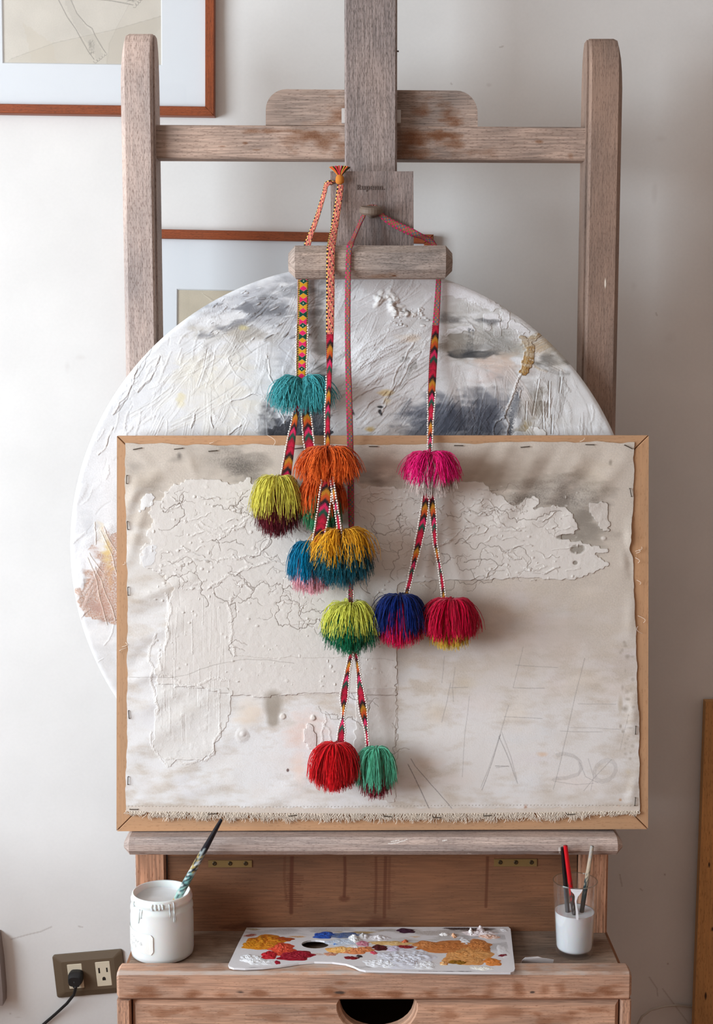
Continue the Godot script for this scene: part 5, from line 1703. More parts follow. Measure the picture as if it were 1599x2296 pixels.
	m.cap_size = Vector2(sx, -sz)
	var flat := func(list: Array) -> PackedVector2Array:
		var r := PackedVector2Array()
		for q in list:
			var w3: Vector3 = on.call(q[0], q[1], 0.0)
			r.append(Vector2(w3.x, (w3 - back).dot(ez)))
		return r
	var whole: PackedVector2Array = flat.call(outline)
	var gap: PackedVector2Array = flat.call(hole)
	var cut: float = on.call(707, 2117, 0.0).x
	for half in [PackedVector2Array([Vector2(-2, -2), Vector2(cut, -2), Vector2(cut, 2), Vector2(-2, 2)]), PackedVector2Array([Vector2(cut, -2), Vector2(2, -2), Vector2(2, 2), Vector2(cut, 2)])]:
		for bit in Geometry2D.intersect_polygons(whole, half):
			for shape in Geometry2D.clip_polygons(bit, gap):
				var over := PackedVector3Array()
				var under := PackedVector3Array()
				for q in shape:
					var w3: Vector3 = Vector3(q.x, back.y, back.z) + ez * q.y
					over.append(w3)
					under.append(w3 - up * 0.003)
				m.loft([over, under], false)
	var bp := Paint.new(640, 260, rgb(228, 226, 228), soft_noise, fine_noise)
	bp.grain(0.02, 0.02, 0.0, 0.0)
	var bt := func(px: float, py: float) -> Vector2:
		var q: Vector3 = on.call(px, py, 0.0)
		return Vector2((q.x - bl.x) / sx * 640.0, (q.z - bl.z) / sz * 260.0)
	var smear := func(a: Array) -> void:
		var c: Vector2 = bt.call(a[0], a[1])
		bp.blob(c.x, c.y, a[2], a[3] * 2.4, a[4], a[5], 0.6, 1.3, 0.0, a[6] if a.size() > 6 else 0.0, 0.3)
	for a in [[620, 2090, 90, 10, rgb(184, 182, 184), 0.6], [760, 2086, 120, 8, rgb(178, 174, 176), 0.6], [960, 2090, 140, 10, rgb(178, 170, 164), 0.7], [960, 2108, 110, 10, rgb(186, 184, 180), 0.6], [1090, 2100, 50, 14, rgb(176, 174, 176), 0.6], [1110, 2120, 40, 10, rgb(170, 168, 168), 0.5], [800, 2090, 60, 4, rgb(170, 136, 78), 0.8], [560, 2097, 16, 3, rgb(150, 60, 40), 0.8], [660, 2100, 30, 2, rgb(210, 140, 70), 0.6], [780, 2096, 40, 5, rgb(120, 140, 170), 0.6], [930, 2100, 30, 4, rgb(214, 160, 100), 0.7], [1035, 2082, 60, 3, rgb(40, 32, 34), 0.9], [1060, 2086, 30, 2, rgb(60, 40, 36), 0.8], [570, 2084, 20, 3, rgb(150, 130, 90), 0.6], [720, 2140, 20, 4, rgb(196, 150, 130), 0.5], [860, 2168, 80, 3, rgb(110, 104, 104), 0.4], [600, 2169, 60, 1.4, rgb(40, 40, 44), 0.5], [940, 2178, 120, 1.2, rgb(40, 40, 44), 0.5]]:
		smear.call(a)
	var pal := thing("palette", "white paint palette with a thumb hole and thick dabs of coloured paint", "palette", on.call(830, 2170, -0.003))
	part(pal, "palette_board", m, stuff(Color.WHITE, 0.35, bp.colour()))
	# [x, y, rx, ry, colour, streak colour, thickness mm]
	for d in [[595, 2113, 52, 15, rgb(196, 106, 34), rgb(228, 164, 50), 2.5], [565, 2119, 26, 8, rgb(214, 148, 40), rgb(190, 110, 30), 2.0], [630, 2106, 26, 6, rgb(150, 62, 34), rgb(180, 90, 40), 1.5], [632, 2127, 36, 14, rgb(206, 66, 48), rgb(226, 104, 76), 4.0], [604, 2142, 22, 8, rgb(178, 34, 46), rgb(200, 50, 56), 3.0], [664, 2143, 46, 10, rgb(128, 18, 34), rgb(176, 50, 66), 2.5], [622, 2158, 8, 4, rgb(150, 24, 44), rgb(160, 40, 60), 1.0], [566, 2151, 28, 11, rgb(240, 240, 242), rgb(226, 228, 232), 3.0], [590, 2158, 24, 7, rgb(238, 238, 240), rgb(220, 222, 226), 1.5], [727, 2097, 28, 7, rgb(36, 70, 158), rgb(60, 104, 186), 2.0], [770, 2097, 36, 6, rgb(112, 124, 144), rgb(60, 90, 160), 1.2], [768, 2112, 34, 9, rgb(190, 204, 224), rgb(228, 234, 240), 1.5], [752, 2116, 8, 4, rgb(70, 120, 200), rgb(120, 160, 220), 1.0], [795, 2106, 15, 9, rgb(240, 240, 240), rgb(226, 226, 228), 7.0], [812, 2100, 9, 5, rgb(240, 240, 240), rgb(226, 226, 228), 6.0], [813, 2116, 18, 6, rgb(198, 112, 136), rgb(228, 180, 190), 1.5], [800, 2124, 26, 4, rgb(238, 236, 238), rgb(220, 220, 224), 1.5], [765, 2130, 30, 9, rgb(234, 166, 76), rgb(244, 206, 150), 2.0], [802, 2131, 40, 8, rgb(214, 128, 80), rgb(226, 150, 100), 2.0], [742, 2139, 14, 5, rgb(186, 120, 100), rgb(220, 180, 150), 1.0], [788, 2148, 15, 4, rgb(140, 28, 36), rgb(80, 40, 40), 2.0], [806, 2144, 8, 3, rgb(50, 44, 46), rgb(80, 70, 70), 1.0], [910, 2087, 24, 5, rgb(52, 26, 46), rgb(80, 50, 70), 1.5], [850, 2103, 24, 8, rgb(214, 208, 210), rgb(236, 234, 236), 4.0], [820, 2101, 10, 5, rgb(226, 224, 226), rgb(240, 238, 240), 4.0], [878, 2115, 46, 6, rgb(214, 172, 108), rgb(226, 196, 150), 1.2], [908, 2112, 7, 5, rgb(196, 92, 60), rgb(220, 130, 90), 4.0], [852, 2125, 20, 6, rgb(74, 32, 34), rgb(96, 40, 44), 2.0], [908, 2123, 18, 4, rgb(122, 30, 38), rgb(150, 60, 60), 2.0], [884, 2127, 20, 6, rgb(194, 182, 204), rgb(214, 206, 220), 2.0], [838, 2136, 8, 4, rgb(190, 40, 70), rgb(220, 120, 130), 1.5], [905, 2150, 78, 21, rgb(232, 233, 240), rgb(212, 214, 228), 3.0], [860, 2160, 40, 12, rgb(240, 240, 242), rgb(222, 224, 230), 2.5], [950, 2164, 36, 9, rgb(240, 240, 242), rgb(222, 224, 230), 2.0], [1000, 2123, 78, 13, rgb(204, 134, 80), rgb(190, 112, 58), 2.0], [960, 2120, 40, 9, rgb(196, 122, 66), rgb(214, 150, 100), 1.6], [1050, 2142, 62, 20, rgb(224, 168, 108), rgb(212, 140, 76), 2.0], [1072, 2122, 36, 14, rgb(208, 138, 82), rgb(190, 116, 60), 2.0], [1104, 2157, 24, 8, rgb(214, 126, 54), rgb(226, 150, 90), 1.8], [1044, 2112, 15, 9, rgb(238, 238, 240), rgb(220, 222, 226), 1.8], [1018, 2098, 6, 5, rgb(206, 130, 80), rgb(236, 220, 200), 6.0], [996, 2096, 9, 3, rgb(238, 236, 234), rgb(226, 222, 220), 3.0], [1076, 2093, 34, 8, rgb(222, 208, 208), rgb(238, 228, 228), 4.5], [1056, 2092, 7, 6, rgb(236, 228, 226), rgb(240, 236, 234), 8.0], [1078, 2085, 10, 5, rgb(200, 180, 182), rgb(236, 228, 226), 7.0], [1096, 2100, 24, 5, rgb(206, 150, 120), rgb(236, 226, 224), 2.5], [1027, 2158, 22, 5, rgb(150, 104, 32), rgb(110, 74, 24), 2.5], [996, 2160, 12, 4, rgb(210, 130, 60), rgb(240, 220, 180), 2.0], [1128, 2142, 11, 3, rgb(110, 26, 40), rgb(140, 60, 70), 0.8], [1130, 2085, 10, 4, rgb(226, 224, 226), rgb(236, 234, 236), 1.0], [1128, 2134, 14, 15, rgb(234, 233, 235), rgb(238, 238, 240), 0.5], [1080, 2171, 26, 5, rgb(240, 240, 240), rgb(230, 222, 200), 1.5]]:
		m = M.new()
		var c: Vector3 = on.call(d[0], d[1], 0.0)
		var ax: float = (on.call(d[0] + d[2], d[1], 0.0) - c).length()
		var az: float = (on.call(d[0], d[1] + d[3], 0.0) - on.call(d[0], d[1] - d[3], 0.0)).length() * 0.5
		var rows := 26 if d[2] > 25 else 14
		var cols := 84 if d[2] > 25 else 48
		var sd := int(d[0] * 7 + d[1] * 13)
		var turn := rng.randf_range(-0.5, 0.5)
		for i in rows + 1:
			for j in cols + 1:
				var a := TAU * (j % cols) / cols
				var lob := 1.0 + 0.18 * sin(a * 2.0 + sd) + 0.10 * sin(a * 5.0 + sd * 2.0) + 0.05 * sin(a * 9.0 + sd)
				var f := float(i) / rows
				var x := cos(a) * f * lob * ax
				var z := sin(a) * f * lob * az
				var nse := (soft_noise[(int(absf(z) * 9000 + z * 4000 + sd) & 511) * 512 + (int(x * 5000 + sd * 3) & 511)] - 128) / 128.0
				var ridge := sin((z + x * turn) * 2200.0 + sd + nse * 4.0) * 0.7 + sin((x - z * turn) * 1300.0 + nse * 6.0) * 0.4
				var hgt: float = d[6] * 0.001 * (1.0 - pow(f, 4.0)) * (0.55 + 0.45 * nse + 0.22 * ridge)
				if d[6] > 3.5:
					hgt *= 1.2 - f
				m.v.append(c + Vector3(x, 0, 0) + ez * z + up * (maxf(hgt, 0.0) + 0.0002 * (1.0 - f) - 0.0001 * f))
				m.n.append(up)
				m.t.append(Vector2(f, j))
				m.c.append((d[4] as Color).lerp(d[5], clampf(0.35 + 0.45 * ridge + 0.6 * nse, 0.0, 1.0)).srgb_to_linear())
		for i in rows:
			for j in cols:
				var a := i * (cols + 1) + j
				m.ix.append_array([a, a + cols + 1, a + cols + 2, a, a + cols + 2, a + 1])
		for i in rows + 1:
			for j in cols + 1:
				var q := i * (cols + 1) + j
				var e0 := m.v[i * (cols + 1) + (j + 1) % cols] - m.v[i * (cols + 1) + (j + cols - 1) % cols]
				var e1 := m.v[mini(i + 1, rows) * (cols + 1) + j] - m.v[maxi(i - 1, 0) * (cols + 1) + j]
				var nn := e0.cross(e1)
				if nn.length_squared() > 1e-18:
					nn = nn.normalized()
					m.n[q] = nn if nn.dot(up) > 0.0 else -nn
		part(pal, "paint_dab", m, tinted(0.3))
	# torn scrap of paper behind the lip
	m = M.new()
	var s0 := PackedVector3Array()
	var s1 := PackedVector3Array()
	for q in [[1168, 2156, 0.090], [1171, 2153, 0.100], [1178, 2147, 0.104], [1192, 2146, 0.105], [1207, 2145, 0.105], [1216, 2148, 0.104], [1226, 2149, 0.103], [1242, 2152, 0.100], [1240, 2156, 0.092]]:
		var v := spot(q[0], q[1], q[2])
		if q[1] > 2154:
			v.y = tray_y + 0.0004
		s0.append(v)
		s1.append(v + Vector3(0, 0.0, -0.0006))
	m.loft([s0, s1], false)
	var scrap := part(self, "paper_scrap", m, stuff(rgb(236, 232, 232), 0.8))
	tag(scrap, "torn scrap of white paper behind the tray lip, left of the glass", "paper")

# ---------------------------------------------------------------- woven bands with pompoms
func band_pattern(kind: int) -> ImageTexture:
	var w := 192
	var h := 96
	var im := Image.create(w, h, false, Image.FORMAT_RGB8)
	var pink := rgb(232, 40, 104)
	var gold := rgb(226, 160, 36)
	var green := rgb(14, 74, 56)
	var black := rgb(34, 24, 26)
	var red := rgb(186, 24, 56)
	for y in h:
		var q := (y % 48) / 48.0
		for x in w:
			var c := black
			var f := x / 192.0
			var across := absf(q - 0.5) * 2.0
			var nse := (fine_noise[(y * 5 & 511) * 512 + (x * 5 & 511)] - 128) / 128.0
			if kind == 0:
				if across > 0.66:
					c = black if (x / 4) % 2 == 0 or across > 0.9 else rgb(222, 176, 70)
					if across > 0.93:
						c = rgb(214, 150, 130)
				else:
					var cell := int(f * 6.0)
					var lx := fmod(f * 6.0, 1.0)
					var dia: Color = [gold, green, pink, gold, green, pink][cell]
					var bg: Color = [green, pink, gold, green, pink, gold][cell] if lx < 0.5 else [pink, gold, green, pink, gold, green][cell]
					var inside := absf(lx - 0.5) * 1.7 + across * 0.9 + nse * 0.12
					c = dia if inside < 0.62 else (rgb(214, 190, 160) if inside < 0.68 else bg)
					if dia == green and across < 0.12 and absf(lx - 0.5) < 0.12:
						c = rgb(170, 190, 160)
			elif kind == 1:
				var col := int(q * 9.0)
				var st := (x + (12 if col % 2 == 1 else 0)) / 12 % 2
				c = rgb(224, 132, 114) if st == 0 else ([rgb(204, 92, 84), rgb(230, 196, 130), rgb(204, 84, 88), black, rgb(214, 120, 100)][(x / 24 + col * 2) % 5])
				if col == 8 or col == 0:
					c = black if st == 0 else rgb(226, 190, 90)
				if (x + col * 12) % 12 == 0:
					c = rgb(90, 50, 46)
			elif kind == 2:
				var col := int(q * 4.0)
				var st := (x / 12 + col) % 2
				c = [rgb(196, 40, 96), rgb(120, 90, 70)][st] if col in [0, 3] else ([rgb(176, 106, 84), rgb(96, 112, 116)][st] if (x / 48) % 2 == 0 else [rgb(196, 72, 92), rgb(136, 116, 76)][st])
				if (x % 12) == 0:
					c = c.darkened(0.3)
			else:
				var u := f * 3.0 + nse * 0.22 - absf(q - 0.5) * 0.8
				c = [red, black, rgb(178, 118, 30), rgb(186, 74, 28), black, rgb(206, 34, 84), green, rgb(150, 20, 44)][posmod(int(floor(u * 3.0)), 8)]
				if across > 0.82:
					c = black if (x / 4) % 2 == 0 else rgb(190, 60, 60)
			c = c * (1.0 + nse * 0.12)
			im.set_pixel(x, y, c)
	return ImageTexture.create_from_image(im)

func smooth_path(ctrl: Array, steps: int) -> Array:
	# ctrl: [x, y, z, width, turn]; Catmull-Rom through the measured points -> [Vector3, width in metres, turn]
	var out := []
	for i in ctrl.size() - 1:
		var q := [ctrl[maxi(i - 1, 0)], ctrl[i], ctrl[i + 1], ctrl[mini(i + 2, ctrl.size() - 1)]]
		for s in steps + (1 if i == ctrl.size() - 2 else 0):
			var f := float(s) / steps
			var v := []
			for a in 5:
				var p0: float = q[0][a]
				var p1: float = q[1][a]
				var p2: float = q[2][a]
				var p3: float = q[3][a]
				v.append(0.5 * (2.0 * p1 + (p2 - p0) * f + (2.0 * p0 - 5.0 * p1 + 4.0 * p2 - p3) * f * f + (3.0 * p1 - p0 - 3.0 * p2 + p3) * f * f * f))
			out.append([spot(v[0], v[1], v[2]), maxf(v[3], 3.0) / 1480.0, v[4]])
	return out

func ribbon(path: Array, thick: float, period: float) -> M:
	var m := M.new()
	m.ulen = period
	var rings := []
	for i in path.size():
		var d: Vector3 = (path[mini(i + 1, path.size() - 1)][0] - path[maxi(i - 1, 0)][0]).normalized()
		var side := Vector3.RIGHT - d * d.x
		if side.length() < 0.25:
			side = Vector3.BACK - d * d.z
		side = side.normalized().rotated(d, path[i][2])
		var nn := side.cross(d).normalized()
		if nn.z < 0.0 and absf(path[i][2]) < 1.2:
			nn = -nn
		var o: Vector3 = path[i][0]
		var hw: float = path[i][1] * 0.5
		rings.append(PackedVector3Array([o - side * hw + nn * thick * 0.3, o - side * hw * 0.5 + nn * thick * 0.5, o + side * hw * 0.5 + nn * thick * 0.5, o + side * hw + nn * thick * 0.3, o + side * hw - nn * thick * 0.3, o + side * hw * 0.5 - nn * thick * 0.5, o - side * hw * 0.5 - nn * thick * 0.5, o - side * hw - nn * thick * 0.3]))
	m.loft(rings, true)
	return m

func beads(m: M, path: Array, sides: Array, r := 0.0016) -> void:
	for sgn in sides:
		var gap := 0.0
		for i in path.size() - 1:
			var a: Vector3 = path[i][0]
			var b: Vector3 = path[i + 1][0]
			var d := b - a
			var long := d.length()
			var dir := d / maxf(long, 1e-6)
			var side := (Vector3.RIGHT - dir * dir.x).normalized().rotated(dir, path[i][2])
			while gap < long:
				var f := gap / long
				m.ball(a + d * f + side * sgn * (lerpf(path[i][1], path[i + 1][1], f) * 0.5 + r * 0.5) + Vector3(rng.randf_range(-0.0004, 0.0004), 0, 0.0009), r * rng.randf_range(0.9, 1.08))
				gap += r * rng.randf_range(2.1, 2.5)
			gap -= long

# yarn that springs from a tie, arches out and hangs. layers: [colour, strands, inner radius, outer radius, length, lift]
func pompom(parent: Node3D, label: String, px: float, top: float, bottom: float, wide: float, z: float, layers: Array, split := 0.0, loose := 0.35) -> void:
	var o := spot(px, top + 9, z)
	var h := o.y - spot(px, bottom, z).y
	var rx := wide / 1480.0 * 0.5
	var first: MeshInstance3D = null
	var mat := tinted(1.0, 0.25)
	mat.metallic_specular = 0.15
	for l in layers.size():
		var L: Array = layers[l]
		var m := M.new()
		var base: Color = (L[0] as Color).srgb_to_linear()
		for k in int(L[1] * 2.5):
			var a := rng.randf() * TAU
			a += 0.22 * sin(a * 5.0 + px) + 0.12 * sin(a * 11.0 + top)
			var s: float = lerpf(L[2], L[3], pow(rng.randf(), 0.62)) * (1.0 + loose * rng.randf_range(-0.12, 0.06))
			var length: float = L[4] * rng.randf_range(0.88 - 0.22 * loose, 1.05)
			var out := Vector3(cos(a), 0, sin(a) * 0.68)
			if split > 0.0:
				out.x += signf(out.x) * split
			var drop := h * length * (1.0 - 0.30 * s * s)
			var lift: float = L[5] * rng.randf_range(0.2, 1.0) * (0.011 + 0.005 * loose) * s
			var curl := rng.randf_range(-1, 1) * (0.002 + 0.0075 * loose)
			var lean := Vector3(rng.randf_range(-1, 1), 0, rng.randf_range(-1, 1)) * (0.003 + 0.011 * loose)
			var ph := rng.randf() * TAU
			var stray := 1.0 + (rng.randf_range(0.04, 0.2) if rng.randf() < 0.06 + 0.12 * loose else rng.randf_range(-0.05, 0.03))
			var q := PackedVector3Array()
			for i in 8:
				var f := i / 7.0
				var g := f * PI * 0.5
				var rho := s * rx * stray * pow(sin(g), 0.9)
				var side := out.cross(Vector3.UP)
				q.append(o + out * rho + Vector3.UP * (-drop * (1.0 - pow(cos(g), 0.85)) + lift * sin(f * PI)) + lean * f * f + (side * sin(ph + f * 6.0) + out * cos(ph + f * 5.0) * 0.5) * curl * f)
			var cl := base * rng.randf_range(0.66, 1.2)
			m.tube(q, PackedFloat32Array([0.00045, 0.0005, 0.00055, 0.00055, 0.00053, 0.0005, 0.00046, 0.0003]), 3, cl, cl)
		m.col = base * 0.9
		m.ball(o - Vector3(0, h * L[4] * 0.36, 0), rx * 0.5 * L[3], Vector3(1, 0.62 * h * L[4] / rx, 0.7))
		if l == 0:
			first = part(parent, "pompom", m, mat, label)
		else:
			part(first, "lower_yarn", m, mat)

func straps() -> void:
	print("straps")
	var wide := stuff(Color.WHITE, 0.9, band_pattern(0))
	var braid := stuff(Color.WHITE, 0.9, band_pattern(1))
	var fine := stuff(Color.WHITE, 0.9, band_pattern(2))
	var flame := stuff(Color.WHITE, 0.9, band_pattern(3))
	var pearl := stuff(rgb(232, 224, 216), 0.3)
	# band knotted over the holder plate
	var a := thing("pompom_band", "woven band knotted over the holder plate, with teal, orange, yellow and mustard pompoms", "woven band", spot(735, 1330, 0.03), "pompom bands")
	var bm := M.new()
	var knot_end := [[764, 414, -0.022, 14, 0.0], [758, 460, -0.02, 15, 0.1], [750, 510, -0.008, 16, 0.0], [744, 545, 0.022, 18, 0.0], [742, 560, 0.0330, 18, 0.0], [741, 600, 0.0335, 18, 0.0], [741, 650, 0.032, 18, 0.0], [740, 740, 0.03, 17, 0.1], [739, 800, 0.028, 14, 0.3], [738, 860, 0.028, 11, 0.5], [735, 930, 0.03, 11, 0.4], [735, 1018, 0.034, 10, 0.3]]
	var path := smooth_path(knot_end, 8)
	part(a, "woven_band", ribbon(path.slice(0, 58), 0.0022, 0.045), braid, "salmon and black braided strap")
	part(a, "woven_band", ribbon(path.slice(57), 0.002, 0.067), flame)
	beads(bm, path.slice(70), [-1.0])
	var behind := smooth_path([[752, 407, -0.0255, 12, 0.0], [743, 408, -0.0255, 12, 0.1], [732, 414, -0.032, 11, 0.8], [728, 430, -0.050, 11, 0.7], [720, 458, -0.054, 11, 0.5], [708, 496, -0.048, 12, 0.4], [692, 540, -0.040, 14, 0.2], [684, 580, -0.037, 22, 0.0], [680, 620, -0.037, 24, 0.0], [679, 680, -0.035, 24, 0.0], [677, 780, -0.030, 23, 0.0], [675, 855, -0.014, 20, 0.0]], 8)
	part(a, "woven_band", ribbon(behind.slice(0, 52), 0.002, 0.045), braid)
	part(a, "woven_band", ribbon(behind.slice(51), 0.002, 0.067), wide, "wide strap patterned with pink, green and yellow diamonds")
	beads(bm, behind.slice(76), [-1.0, 1.0])
	for c in [[[[668, 905, -0.004, 12, 0.3], [660, 950, 0.006, 13, 0.3], [652, 1000, 0.014, 18, 0.1], [640, 1078, 0.026, 22, 0.0]], [-1.0]], [[[684, 905, -0.006, 18, 0.0], [689, 950, 0.004, 20, 0.0], [694, 1000, 0.012, 20, 0.1], [708, 1070, 0.018, 14, 0.2]], [-1.0, 1.0]], [[[735, 1072, 0.066, 22, 0.0], [730, 1110, 0.074, 24, 0.0], [722, 1165, 0.077, 23, 0.0], [712, 1216, 0.070, 20, 0.0]], [-1.0, 1.0]], [[[744, 1072, 0.068, 6, 0.6], [751, 1120, 0.078, 7, 0.6], [759, 1170, 0.08, 7, 0.5], [763, 1206, 0.076, 6, 0.4]], [-1.0, 1.0]]]:
		var q := smooth_path(c[0], 10)
		part(a, "woven_band", ribbon(q, 0.002, 0.067), flame)
		beads(bm, q, c[1])
	part(a, "bead_trim", bm, pearl, "rows of tiny white seed beads", "stuff")
	# knot and cut threads at the plate's top
	var m := M.new()
	var ko := spot(762, 404, -0.02)
	m.lathe([[0.0028, -0.006], [0.0060, -0.004], [0.0066, 0.0], [0.0058, 0.005], [0.0035, 0.0075]], ko, 14)
	var knot := part(a, "knot", m, stuff(rgb(206, 128, 52), 0.9))
	m = M.new()
	for i in 90:
		var ang := rng.randf_range(-0.5, 0.5)
		var dz := rng.randf_range(-0.3, 0.3)
		var q := PackedVector3Array()
		for s in 4:
			var f := s / 3.0
			q.append(ko + Vector3(sin(ang * (0.4 + f)) * 0.021 * f + ang * 0.004, 0.004 + 0.017 * f * cos(ang), dz * 0.012 * f))
		var cl: Color = [rgb(230, 150, 40), rgb(226, 60, 84), rgb(214, 196, 70), rgb(50, 44, 30), rgb(228, 90, 60)][i * 5 / 90].srgb_to_linear()
		m.tube(q, PackedFloat32Array([0.0006, 0.0007, 0.0007, 0.0006]), 4, cl, cl)
	part(knot, "cut_threads", m, tinted(0.9), "", "stuff")
	pompom(a, "teal pompom of two loose tufts", 676, 845, 932, 100, -0.006, [[rgb(80, 178, 184), 380, 0.1, 1.0, 1.0, 1.0]], 0.35, 1.0)
	pompom(a, "yellow pompom with maroon yarn below", 621, 1066, 1196, 106, 0.041, [[rgb(226, 216, 92), 520, 0.15, 1.0, 0.84, 1.0], [rgb(96, 22, 34), 520, 0.0, 0.82, 1.06, 0.0]], 0.0, 0.6)
	pompom(a, "lower orange pompom with green yarn below", 720, 1062, 1184, 106, 0.040, [[rgb(232, 102, 44), 480, 0.15, 1.0, 0.90, 0.7], [rgb(64, 150, 104), 420, 0.0, 0.8, 1.08, 0.0]])
	pompom(a, "upper orange pompom", 735, 1003, 1092, 112, 0.056, [[rgb(240, 110, 46), 640, 0.1, 1.0, 1.0, 1.0]], 0.12, 0.8)
	pompom(a, "blue pompom with pink yarn below", 698, 1210, 1322, 104, 0.045, [[rgb(12, 124, 164), 480, 0.15, 1.0, 0.94, 0.8], [rgb(236, 164, 176), 320, 0.0, 0.72, 1.10, 0.0]])
	pompom(a, "mustard pompom with dark teal yarn below", 766, 1190, 1316, 126, 0.066, [[rgb(244, 178, 46), 600, 0.1, 1.0, 0.68, 1.2], [rgb(18, 88, 104), 620, 0.1, 0.98, 1.02, 0.2]], 0.0, 1.0)
	# band hung over the knob
	var b := thing("pompom_band", "woven band hung over the clamp knob, with lime, red, mint, pink, navy and crimson pompoms", "woven band", spot(800, 1780, 0.04), "pompom bands")
	bm = M.new()
	var left := smooth_path([[834, 459, -0.0235, 3, 0.0], [823, 464, -0.0235, 4, 0.0], [816, 482, -0.021, 9, 0.2], [805, 506, -0.010, 9, 0.3], [792, 535, 0.012, 10, 0.2], [786, 548, 0.0315, 14, 0.0], [783, 560, 0.0330, 12, 0.0], [781, 600, 0.0335, 12, 0.0], [780, 660, 0.033, 12, 0.2], [780, 780, 0.033, 12, 0.1], [783, 900, 0.026, 14, 0.0], [786, 1020, 0.012, 14, 0.0], [787, 1120, 0.011, 14, 0.0], [788, 1190, 0.012, 12, 0.0], [788, 1260, 0.015, 10, 0.0], [787, 1325, 0.030, 10, 0.0], [787, 1362, 0.044, 10, 0.0]], 8)
	part(b, "woven_band", ribbon(left, 0.002, 0.05), fine, "narrow magenta and grey woven strap")
	beads(bm, left.slice(120), [-1.0, 1.0])
	var right := smooth_path([[834, 459, -0.0235, 3, 0.0], [846, 464, -0.0235, 5, 0.0], [857, 484, -0.0240, 12, 0.0], [882, 501, -0.0240, 16, 0.0], [928, 523, -0.0245, 17, 0.0], [958, 536, -0.0335, 14, 0.0], [975, 552, -0.038, 10, 0.0], [983, 600, -0.037, 10, 0.1], [983, 640, -0.036, 12, 0.3], [978, 720, -0.034, 15, 0.1], [972, 800, -0.028, 18, 0.0], [968, 880, -0.016, 16, 0.2], [966, 940, -0.004, 11, 0.4], [964, 1022, 0.014, 8, 0.5]], 8)
	part(b, "woven_band", ribbon(right.slice(0, 74), 0.002, 0.05), fine, "narrow magenta and grey woven strap")
	part(b, "woven_band", ribbon(right.slice(73), 0.002, 0.067), flame)
	beads(bm, right.slice(88), [-1.0, 1.0])
	for c in [[[[956, 1105, 0.024, 12, 0.0], [950, 1160, 0.028, 15, 0.1], [938, 1220, 0.030, 14, 0.2], [924, 1280, 0.034, 9, 0.4], [910, 1340, 0.04, 8, 0.4]], [-1.0, 1.0]], [[[966, 1105, 0.022, 13, 0.0], [972, 1160, 0.028, 12, 0.3], [976, 1215, 0.030, 8, 0.6], [986, 1270, 0.034, 6, 0.6], [992, 1310, 0.038, 7, 0.3], [996, 1350, 0.042, 6, 0.3]], [-1.0, 1.0]], [[[789, 1460, 0.044, 8, 0.4], [780, 1505, 0.042, 9, 0.4], [772, 1560, 0.042, 15, 0.0], [770, 1600, 0.044, 6, 0.8], [766, 1640, 0.048, 14, 0.2], [764, 1668, 0.05, 15, 0.0]], [-1.0, 1.0]], [[[797, 1460, 0.044, 8, 0.4], [803, 1500, 0.042, 7, 0.5], [808, 1545, 0.042, 13, 0.3], [814, 1590, 0.044, 16, 0.0], [822, 1640, 0.048, 6, 0.6], [825, 1680, 0.05, 6, 0.4]], [-1.0, 1.0]]]:
		var q := smooth_path(c[0], 9)
		part(b, "woven_band", ribbon(q, 0.002, 0.067), flame)
		beads(bm, q, c[1])
	part(b, "bead_trim", bm, pearl, "rows of tiny white seed beads", "stuff")
	pompom(b, "lime pompom with dark green yarn below", 786, 1354, 1466, 108, 0.053, [[rgb(226, 228, 98), 520, 0.1, 1.0, 0.76, 1.2], [rgb(18, 104, 70), 520, 0.05, 0.96, 1.03, 0.1]], 0.0, 0.8)
	pompom(b, "red pompom", 750, 1660, 1772, 110, 0.061, [[rgb(218, 28, 36), 760, 0.0, 1.0, 1.02, 0.7]])
	pompom(b, "mint green pompom with dark red yarn below", 843, 1672, 1780, 88, 0.058, [[rgb(100, 190, 156), 560, 0.1, 1.0, 0.98, 0.9], [rgb(132, 22, 44), 260, 0.0, 0.7, 1.09, 0.0]])
	pompom(b, "hot pink pompom with pale grey yarn below", 966, 1012, 1104, 108, 0.043, [[rgb(240, 30, 124), 560, 0.1, 1.0, 0.90, 0.9], [rgb(216, 198, 190), 360, 0.0, 0.8, 1.14, 0.0]], 0.08, 0.7)
	pompom(b, "navy pompom with magenta yarn below", 896, 1328, 1442, 120, 0.053, [[rgb(18, 42, 112), 620, 0.1, 1.0, 0.96, 0.8], [rgb(214, 20, 76), 360, 0.0, 0.8, 1.09, 0.0]])
	pompom(b, "crimson pompom with golden yarn below", 1010, 1338, 1446, 128, 0.054, [[rgb(206, 18, 62), 700, 0.1, 1.0, 0.98, 0.8], [rgb(222, 182, 66), 260, 0.0, 0.62, 1.10, 0.0]])

